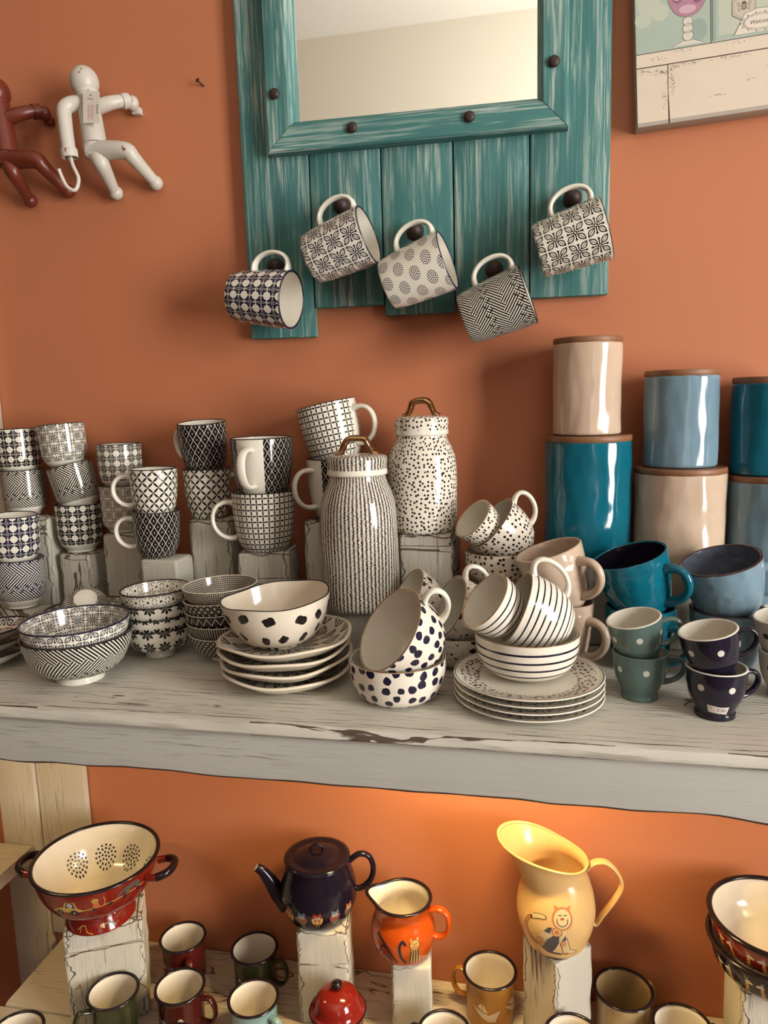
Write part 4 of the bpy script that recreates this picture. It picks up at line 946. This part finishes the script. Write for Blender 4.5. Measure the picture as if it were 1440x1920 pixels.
decal('painting', pc, [(MINT, rc(.001, .1035, .519, .618)),
    ((.42, .45, .36), ell(.020, .175, .017, .020)+ell(.036, .158, .013, .012)+ell(.012, .150, .012, .010)+ell(.03, .20, .02, .012)+rc(.118, .112, .24, .3)),
    ((.25, .32, .28), ell(.090, .125, .012, .016)+rc(.108, .106, .114, .3)),
    (CRB, rc(.001, .006, .519, .0835)+rc(.001, .0845, .519, .1035)), ((.36, .31, .26), rc(.001, .0005, .519, .006)),
    (DKB, rc(.001, .0832, .519, .0847)+rc(.001, .1030, .519, .1040)+[[(.0452, .0005), (.0476, .0005), (.0472, .020), (.0462, .045), (.0466, .083), (.0452, .083)]]+rc(.1065, .104, .1075, .3)+rc(.1088, .106, .1096, .3)),
    ((.17, .12, .09), scuffs),
    ((.36, .18, .24), gob), ((.50, .33, .38), ell(.060, .185, .010, .016)+ell(.090, .185, .010, .016)+ell(.075, .156, .012, .006)),
    ((.16, .05, .10), ringp(.060, .188, .011, .020, .0012)+ringp(.090, .186, .012, .022, .0012)+[p for i in range(7) for p in stroke([(.058, .178), (.058+.012*math.cos(.3+i*.42), .178+.018*math.sin(.3+i*.42))], .0011)]+[p for i in range(7) for p in stroke([(.092, .180), (.092+.012*math.cos(.1+i*.45), .180+.016*math.sin(.1+i*.45))], .0011)]+ringp(.062, .170, .004, .004, .001)+ringp(.088, .168, .004, .005, .001)),
    ((.56, .52, .44), ell(.075, .139, .0068, .0062)+ell(.075, .1295, .0072, .0066)+ell(.075, .119, .0074, .0068)+[[(.066, .112), (.084, .112), (.098, .1065), (.052, .1065)]]),
    ((.14, .10, .09), ringp(.075, .139, .0068, .0062, .0006)+ringp(.075, .1295, .0072, .0066, .0006)+ringp(.075, .119, .0074, .0068, .0006)+stroke([(.052, .1065), (.066, .112)], .0006)+stroke([(.098, .1065), (.084, .112)], .0006)+stroke(list(gob[0]), .0006)),
    ((.44, .40, .32), rc(.122, .166, .186, .235)), ((.12, .08, .06), stroke([(.122, .235), (.122, .166), (.186, .168), (.186, .235)], .0008)+stroke([(.125, .235), (.125, .169), (.183, .171), (.183, .235)], .0004)+text_polys('HONEY', .0118, .1415, .1755)+ringp(.166, .179, .008, .004, .0008)+ell(.166, .177, .006, .002)),
    ((.46, .42, .33), [hexa[:6]]), ((.16, .11, .08), stroke(hexa, .0007)+stroke([(.1525+(x-.1525)*.86, .1455+(y-.1455)*.86) for x, y in hexa], .0004)),
    ((.11, .075, .05), ell(.1525, .151, .0028, .0022)+ringp(.1525, .1455, .0030, .0040, .0010)+ell(.1525, .1435, .0026, .0007)+ell(.1525, .1462, .0028, .0007)+ringp(.1475, .1455, .0018, .0050, .0006, -.5)+ringp(.1575, .1455, .0018, .0050, .0006, .5)+ringp(.1445, .1500, .0015, .0025, .0005)+ringp(.1605, .1500, .0015, .0025, .0005)),
    ((.62, .55, .45), sgn), ((.12, .09, .08), stroke(sgn[0], .0006)), ((.13, .14, .17), wre), ((.04, .03, .03), text_polys('Welcome', .0078, .175, .1222, .35)),
    ((.035, .02, .02), stroke([(.100, .178), (.108, .170), (.122, .165), (.140, .168), (.158, .177), (.172, .192), (.180, .212)], .0017, 6)),
    ], pm, 1, .00005, .00003)

# ------------------------------------------------------------------ enamelware on the lower shelf
def enamel_mug(label, x, y, col, hdir, r=.0445, h=.085, inner='enamel_white', art=None, aang=0, az=.035, base=LZ):
    t = thing('enamel_mug', label, 'mug', group='enamel mugs on the lower shelf')
    pts = [(r*.86, 0), (r*.90, .001), (r*.915, .005), (r*.92, h*.3), (r*.925, h*.6), (r*.935, h*.86), (r*.965, h*.95), (r*1.0, h)]
    vessel(t, pts, .0022, .004, col, inner, 'enamel_rim', None, .0030, 56)
    hh = [(r*.92-.001, 0, h*.80), (r*.92+.018, 0, h*.83), (r*.92+.0275, 0, h*.66), (r*.92+.0275, 0, h*.44), (r*.92+.017, 0, h*.27), (r*.92-.001, 0, h*.28)]
    sweep('handle', t, cr(hh, 6), .0065, .0036, col)
    if art: decal('printed_motif', t, art, on_wall(pts, aang, az))
    return orient(t, (x, y, base), (0, 0, 1), (math.cos(hdir), math.sin(hdir), 0))
YE, OR, RE, BL, GY = (.45, .27, .07), (.40, .10, .02), (.22, .02, .012), (.015, .012, .018), (.10, .12, .14)
def blob_art(s):
    random.seed(s); a = []
    for c in (YE, OR, RE, GY, (.4, .36, .28)):
        a.append((c, ell(random.uniform(-.03, .03), random.uniform(-.012, .012), random.uniform(.003, .007), random.uniform(.004, .010), random.uniform(-.5, .5))+stroke([(random.uniform(-.03, .03), -.015), (random.uniform(-.03, .03), .0)], .0016)))
    a.append(((.45, .42, .36), ell(-.018, .008, .004, .004))); a.append((BL, ringp(-.018, .008, .0024, .0024, .0006)))
    return a
F = -PI/2
def face(x): return math.atan2(-1.1, -x)          # print turned toward the middle of the room
enamel_mug('dark red enamel mug at the back left beside the colander block', -.700, -.080, 'enamel_dkred', -.9, art=blob_art(1), aang=-PI*.55+.9)
enamel_mug('dark green enamel mug at the back, left of the teapot block', -.546, -.084, 'enamel_green', -.15, art=blob_art(2), aang=-PI*.5+.15)
enamel_mug('maroon enamel mug in the second row with rainbow print', -.646, -.198, 'enamel_maroon', -.05, art=blob_art(3), aang=-PI*.45)
enamel_mug('olive green enamel mug in front of the colander block, handle to the left', -.748, -.250, 'enamel_green', PI+.75, .0440, .105, art=blob_art(4), aang=-PI*.5-2.2)
enamel_mug('light blue enamel mug in front of the teapot block', -.502, -.200, 'enamel_ltblue', -.45, art=[(BL, ell(0, .0, .014, .006)), (RE, ell(.01, .004, .004, .003))], aang=-PI*.55+.45)
enamel_mug('dark enamel mug with red handle at the bottom left corner', -.878, -.340, 'enamel_maroon', .15)
enamel_mug('enamel mug cut by the bottom edge between maroon and light blue mugs', -.600, -.318, 'enamel_navy', .2)
boat = [((.50, .40, .27), [[(-.026, .012), (-.010, -.004), (.004, -.012), (.016, -.012), (.026, .010), (.004, .001)], [(-.016, .014), (-.008, .022), (-.007, .008)], [(-.006, .022), (.004, .004), (-.006, .007)]]), ((.30, .18, .06), stroke([(-.010, .002), (.012, -.010)], .0007)+stroke([(-.006, .022), (-.006, .006)], .0007))]
boat2 = [(c, [[(x+.062, y+.002) for x, y in p] for p in ps]) for c, ps in boat]
enamel_mug('ochre enamel mug with paper boat print, handle to the left', -.090, -.070, 'enamel_ochre', PI-.25, .0480, .092, art=boat+boat2, aang=-PI*.5-PI+.25-.1, az=.036)
enamel_mug('enamel mug with white inside cut by the bottom edge before the orange jug block', -.157, -.210, 'enamel_navy', PI*.9, .0440)
enamel_mug('beige enamel mug, tan inside too, right of the pitcher block', .145, -.074, 'enamel_beige', .7, .0500, .092, 'enamel_beige_in', [((.42, .30, .16), ell(-.01, 0, .014, .012, .6)), ((.28, .20, .10), ell(.02, .005, .012, .014, -.4))], -PI*.5-.7)
enamel_mug('white-lined enamel mug cut by the bottom edge before the pitcher block', .053, -.197, 'enamel_orange', PI+.3, .0450, .100)
enamel_mug('white-lined enamel mug cut by the bottom edge toward the right', .234, -.130, 'enamel_navy', .4, .0475)
# red jar with lid
t = thing('enamel_jar', 'red enamel jar with domed lid and dark knob in front of the white blocks', 'jar', (-.343, -.207, LZ))
vessel(t, [(.040, 0), (.0425, .001), (.0435, .006), (.0435, .045), (.0435, .086), (.0460, .092)], .0022, .004, 'enamel_red', 'enamel_white', 'enamel_rim', None, .0026)
LJ = .0285
lid = lathe('lid', t, [(r, z+LJ, 0, 0) for r, z in ((.042, .0645), (.0482, .0645), (.0484, .068), (.0440, .0705), (.0410, .0735), (.0395, .082), (.0350, .0925), (.0250, .1015), (.0120, .1055), (0, .1062))], ['enamel_red'], 56, None, 180)
lathe('knob', lid, [(r, z+LJ, 0, 0) for r, z in ((.0045, .105), (.0045, .108), (.0090, .111), (.0098, .1145), (.0080, .118), (0, .1195))], ['enamel_rim'], 28, None, 180)
lathe('edge', lid, [(.0478+.0022*math.cos(a), .0662+LJ+.0022*math.sin(a), 0, 0) for a in [2*PI*i/8 for i in range(9)]], ['enamel_rim'], 56)
# colander
ct = thing('colander', 'red enamel colander with white inside and dark handles on a block', 'colander', (-.808, -.178, .5615)); ct.rotation_euler = (0, 0, .12); ct.scale = (.95, .95, .95)
cp = [(.064, 0), (.066, .001), (.062, .010), (.0545, .022), (.052, .028), (.066, .034), (.090, .052), (.106, .078), (.114, .105), (.118, .122)]
vessel(ct, cp, .0026, .034, 'enamel_red', 'enamel_white', 'enamel_rim', None, .0042, 80)
for s in (-1, 1):
    pth = cr([(s*.112, -.028, .098), (s*.132, -.030, .101), (s*.150, -.020, .105), (s*.155, 0, .106), (s*.150, .020, .105), (s*.132, .030, .101), (s*.112, .028, .098)], 6)
    hd_ = sweep('handle', ct, pth, .0072, .0062, 'enamel_red', (0, 0, 1)); n_ = len(pth)
    sweep('grip', hd_, pth[6:n_-6], .0080, .0070, 'enamel_rim', (0, 0, 1))
inner_r = [(max(r-.0026, .001), z) for r, z in cp]
def in_wall(ang):
    f0 = on_wall(inner_r, ang+.22, .062)
    return lambda x, y, off: f0(x, y, -off)
hp = ell(0, 0, .0023, .0023, 0, 8)
for R_, n in ((.0066, 6), (.0130, 12), (.0192, 15)):
    for i in range(n): a = 2*PI*i/n+R_*40; hp += ell(R_*math.cos(a), R_*math.sin(a), .0022, .0022, 0, 8)
for k, ang in enumerate((-PI*.5+PI*.62, PI*.5+.08, PI*.5-.52, PI*.5+.68, PI*.5+1.9, -1.9)):
    decal('drain_holes', ct, [(BL, hp)], in_wall(ang), .01, .0004)
def flip_face(): pass
car = [(YE, [[(-.034, -.006), (-.022, .001), (-.014, .003), (-.010, .012), (.003, .012), (.006, .000), (.012, -.003), (.012, -.007), (-.034, -.008)]]), (BL, [[(-.011, .002), (-.008, .011), (.001, .011), (.003, .001)]]+ell(-.021, -.008, .0052, .0052)+ell(.0, -.009, .0062, .0062)), ((.45, .42, .38), ell(-.004, .006, .0042, .0042)+ell(-.021, -.008, .0014, .0014)+ell(.0, -.009, .0016, .0016)), (BL, ringp(-.004, .0055, .0022, .0020, .0005))]
tr = [(YE, stroke([(.012, -.005), (.045, -.001), (.080, .002), (.115, .002)], .0016)+ell(.030, .010, .0045, .0045)+stroke([(.118, .002), (.150, .004)], .0016)), (OR, [[(.026, -.003), (.036, -.002), (.034, .006), (.027, .006)]]+stroke([(.042, .0), (.043, .008), (.041, .014)], .0018)), ((.07, .065, .055), [[(.055, .0), (.062, .010), (.072, .016), (.088, .018), (.094, .012), (.094, .0), (.089, .0), (.088, .008), (.078, .008), (.077, .0), (.072, .0), (.070, .010), (.060, .004)]]), (BL, ringp(.030, .0095, .0022, .002, .0006)+ell(.028, -.006, .003, .003)+ell(.050, -.003, .003, .003)+ell(.070, -.001, .003, .003)+ell(.092, .0, .003, .003))]
decal('printed_train', ct, [(c, [[(x*1.3, y*1.25) for x, y in p] for p in ps]) for c, ps in car+tr], on_wall(cp, -1.50, .090))
decal('printed_animals', ct, [(YE, stroke([(-.036, -.002), (-.030, .004), (-.022, .005), (-.016, -.004), (-.006, -.007)], .0016, 4)+stroke([(-.030, .003), (-.030, -.006)], .0014)+ell(.010, .003, .003, .003)), ((.06, .055, .03), stroke([(.014, .004), (.026, .005), (.036, -.003)], .003)+stroke([(.04, .006), (.052, .010), (.058, .002), (.050, -.002)], .0012, 4)), ((.5, .45, .38), rc(.012, -.001, .015, .006))], on_wall(cp, -1.25, .0105), .004)
# teapot
tt = thing('teapot', 'dark navy enamel teapot with printed owls on a white block', 'teapot', (-.406, -.093, .5515)); tt.rotation_euler = (0, 0, math.radians(16))
tp = [(.050, 0), (.053, .001), (.060, .008), (.0690, .028), (.0715, .046), (.0685, .070), (.0620, .095), (.0585, .110)]
vessel(tt, tp, .0024, .004, 'enamel_navy', 'enamel_navy', 'enamel_rim', None, .0034, 64)
tl = lathe('lid', tt, [(.030, .1095, 0, 0), (.0610, .1115, 0, 0), (.0615, .114, 0, 0), (.0560, .1165, 0, 0), (.0490, .1160, 0, 0), (.0440, .1145, 0, 0), (.0400, .1165, 0, 0), (.0300, .1210, 0, 0), (.0150, .1240, 0, 0), (0, .1248, 0, 0)], ['enamel_navy'], 64, None, 180)
sweep('knob', tl, cr([(-.011, 0, .1225), (-.0105, 0, .132), (-.004, 0, .137), (.004, 0, .137), (.0105, 0, .132), (.011, 0, .1225)], 5), .0042, .0026, 'enamel_navy')
sp = cr([(-.058, 0, .020), (-.074, 0, .042), (-.088, 0, .070), (-.102, 0, .091), (-.113, 0, .100)], 6); n_ = len(sp)
so = sweep('spout', tt, sp, [.017-.0100*(i/(n_-1))**.8 for i in range(n_)], [.020-.0130*(i/(n_-1))**.8 for i in range(n_)], 'enamel_navy')
mouth = lathe('mouth', so, [(.0072, 0, 0, 0), (.0062, .0008, 0, 0), (0, .0002, 0, 0)], ['enamel_white'], 20); mouth.location = (-.1130, 0, .1002); mouth.rotation_euler = (0, -.80, 0)
sweep('handle', tt, cr([(.060, 0, .100), (.078, 0, .112), (.096, 0, .106), (.104, 0, .084), (.099, 0, .060), (.084, 0, .045), (.070, 0, .042)], 6), .0065, .0052, 'enamel_navy')
def owl(x, c, c2):
    return [(c, ell(x, .0, .0062, .0098)+[[(x-.006, .006), (x-.0045, .0125), (x-.001, .008)], [(x+.006, .006), (x+.0045, .0125), (x+.001, .008)]]), (c2, ell(x-.0055, -.001, .0018, .006, .2)+ell(x+.0055, -.001, .0018, .006, -.2)+ell(x, -.003, .003, .004)), ((.42, .36, .26), ell(x-.0022, .004, .0020, .0020)+ell(x+.0022, .004, .0020, .0020)+stroke([(x-.002, -.0095), (x-.002, -.0125)], .0008)+stroke([(x+.002, -.0095), (x+.002, -.0125)], .0008)), (BL, ell(x-.0022, .004, .0008, .0008)+ell(x+.0022, .004, .0008, .0008)), (OR, ell(x, .0015, .0008, .0012))]
ow = []
for x, c, c2 in [(-.046, (.26, .07, .02), YE), (-.025, (.085, .11, .15), (.25, .05, .02)), (-.003, (.22, .025, .015), YE), (.022, (.085, .11, .15), (.20, .03, .02)), (.046, (.26, .07, .02), (.10, .09, .08))]: ow += [(q_[0], [[(a*1.3, b*1.3) for a, b in p] for p in q_[1]], n_) for n_, q_ in enumerate(owl(x, c, c2))]
decal('printed_owls', tt, ow, on_wall(tp, -1.54, .033), .004)
# orange jug
jg = thing('milk_jug', 'orange enamel jug with striped cat print on a white block', 'jug', (-.246, -.094, .4975)); jg.rotation_euler = (0, 0, math.radians(-4))
jp = [(.042, 0), (.045, .001), (.052, .010), (.0585, .034), (.0575, .056), (.0500, .078), (.0485, .090), (.0525, .104)]
def beak(th, r, z):
    k = max(0, math.cos(th-PI))**14*max(0, (z-.075)/.029); return (r+.016*k, z+.004*k)
vessel(jg, jp, .0024, .004, 'enamel_orange', 'enamel_white', 'enamel_rim', None, .0034, 72, beak)
sweep('handle', jg, cr([(.048, 0, .086), (.066, 0, .092), (.082, 0, .084), (.086, 0, .062), (.080, 0, .044), (.066, 0, .037), (.055, 0, .040)], 6), .0082, .0046, 'enamel_orange')
CT = (.45, .25, .06)
cat_small = [(BL, stroke([(.012, -.018), (.004, -.004), (.002, .012), (.007, .020), (.011, .015)], .0042, 4)), (YE, [[(.016, -.018), (.019, .006), (.031, .006), (.037, -.018)]]+ell(.026, .0135, .0078, .0075)+[[(.019, .017), (.0195, .024), (.024, .0205)], [(.033, .017), (.0325, .024), (.028, .0205)]]),
    (BL, [p for i in range(4) for p in stroke([(.020+i*.0036, .005), (.0175+i*.0052, -.018)], .0021)]+stroke([(.0225, .012), (.024, .0095), (.028, .0095), (.0295, .012)], .0008, 4)+ell(.0235, .0155, .0008, .001)+ell(.0285, .0155, .0008, .001)+ringp(.026, .0135, .0078, .0075, .0008)), (RE, ell(.026, .0135, .0012, .0010)),
    (BL, stroke([(-.034, -.006), (-.026, .008), (-.016, .004), (-.008, -.008), (-.002, -.018)], .0030, 5)+stroke([(-.038, .022), (-.030, .018), (-.020, .010), (-.014, .002)], .0042, 4)), (RE, stroke([(-.030, -.010), (-.024, .001), (-.016, -.004), (-.010, -.018)], .0030, 5)), (GY, stroke([(-.026, -.014), (-.021, -.006), (-.015, -.018)], .0030, 4))]
decal('printed_cats', jg, [(c, [[(x*1.15, y*1.2) for x, y in p] for p in ps]) for c, ps in cat_small], on_wall(jp, -1.47, .034), .004)
# pitcher
pt = thing('pitcher', 'tall cream enamel pitcher with wide lip and seated cat print', 'pitcher', (.027, -.088, .5495)); pt.rotation_euler = (0, 0, math.radians(6))
pp = [(.046, 0), (.049, .001), (.055, .010), (.0645, .040), (.0675, .066), (.0640, .095), (.0560, .122), (.0505, .138), (.0510, .150), (.0560, .160)]
def lip(th, r, z):
    k = max(0, (z-.118)/.042); s = (1+math.cos(th-PI))/2
    return (r+k*(.046*s**3.0-.002), z+k**1.6*(.040*s**1.6-.006))
vessel(pt, pp, .0022, .004, 'enamel_cream', 'enamel_cream', 'enamel_cream', None, .0022, 80, lip, 8)
sweep('handle', pt, cr([(.052, 0, .137), (.066, 0, .150), (.086, 0, .150), (.104, 0, .132), (.112, 0, .108), (.100, 0, .080), (.080, 0, .050), (.070, 0, .034), (.0635, 0, .036)], 6), .0085, .0034, 'enamel_cream')
CR_, DN = (.56, .42, .22), (.05, .05, .06)
big_cat = [(CR_, ell(.010, .026, .0125, .0140)+[[(-.024, -.020), (-.022, -.004), (-.012, .010), (.000, .016), (.014, .014), (.016, .004), (.022, -.022), (.034, -.027), (.033, -.030), (.014, -.030), (.008, -.012), (.002, -.026), (-.018, -.027)]]),
    ((.42, .16, .05), [[(.0, .034), (-.001, .043), (.007, .039)], [(.020, .035), (.0225, .043), (.014, .039)]]+ringp(.010, .026, .0125, .0140, .0024)+ell(.003, .008, .0072, .0075)+ell(-.019, -.013, .0060, .0085)+ell(.0115, -.010, .0048, .0045)+[[(.013, -.027), (.020, -.026), (.022, -.030), (.013, -.030)]]),
    (CR_, ell(.010, .026, .0108, .0122)+ringp(.003, .008, .0042, .0044, .0014)+ringp(-.019, -.013, .0032, .0052, .0014)+ringp(.0115, -.010, .0024, .0022, .0010)),
    (DN, [[(-.017, -.022), (-.010, -.006), (-.002, .002), (.006, .002), (.006, -.008), (.001, -.020), (-.003, -.026), (.012, -.028), (.010, -.031), (-.010, -.029), (-.022, -.022)], [(-.014, .006), (-.008, .013), (-.003, .014), (-.006, .005)], [(.009, -.006), (.014, .004), (.0155, -.004)]]),
    (BL, stroke([(.003, .026), (.004, .020), (.010, .0165), (.016, .020), (.017, .026)], .0010, 4)+stroke([(.005, .031), (.009, .031)], .0010)+stroke([(.012, .031), (.016, .031)], .0010)+stroke([(.016, .0), (.022, -.020), (.034, -.0265), (.033, -.030), (.014, -.030), (.008, -.010)], .0006)),
    ((.35, .09, .04), ell(.010, .0265, .0026, .0017)), ((.42, .16, .05), stroke([(-.024, -.020), (-.036, -.010), (-.040, .004), (-.036, .016), (-.030, .020)], .0034, 4)), (BL, ell(-.031, .0195, .0026, .0026)+stroke([(-.026, -.022), (-.039, -.010), (-.043, .004), (-.038, .017), (-.026, .024), (-.014, .0285)], .0006, 4)), (CR_, stroke([(-.030, .021), (-.022, .0245), (-.014, .0255)], .0058, 3)), (BL, stroke([(-.030, .0245), (-.020, .028), (-.012, .0275), (-.011, .024), (-.018, .0215), (-.028, .018)], .0006, 3))]
decal('printed_cat', pt, [(c, [[(x*1.28, y*1.28) for x, y in p] for p in ps]) for c, ps in big_cat], on_wall(pp, -1.72, .054), .004)
# basins
def basin(label, z, col, art_seed):
    t = thing('enamel_basin', label, 'basin', (.366, -.138, z), 'enamel basins with giraffe print')
    p_ = [(.062, 0), (.066, .001), (.074, .008), (.088, .024), (.0955, .045), (.0985, .062)]
    vessel(t, p_, .0024, .004, col, 'enamel_white', 'enamel_rim', None, .0046, 80)
    arts = []
    for i in range(9):
        x = -.10+i*.025; s = 1 if i % 2 else -1
        arts += [q_+(n_,) for n_, q_ in enumerate([(YE, [[(x-.003, -.016), (x+.004, -.016), (x+.002*s+.002, .006), (x+.002*s-.002, .006)]]), ((.50, .44, .36), [[(x-.002*s, .006), (x+.003*s, .012), (x+.011*s, .007), (x+.009*s, .004), (x+.002*s, .005)]]+stroke([(x, .010), (x-.001, .016)], .0007)+stroke([(x+.002*s, .011), (x+.003*s, .016)], .0007)), (OR if i % 3 else RE, ell(x, -.002, .0015, .002)+ell(x+.001, -.010, .0018, .0022)), ((.08, .08, .06), ell(x-.0015, -.006, .001, .0015)+ell(x+.004*s, .0088, .0006, .0006))])]
    decal('printed_giraffes', t, arts, on_wall(p_, -PI*.5-.42, .036), .005)
basin('navy enamel basin with giraffe print, underneath, at the lower right', .5705, 'enamel_navy', 1)
basin('dark red enamel basin with giraffe print and white inside, on top at the lower right', .6120, 'enamel_red', 2)
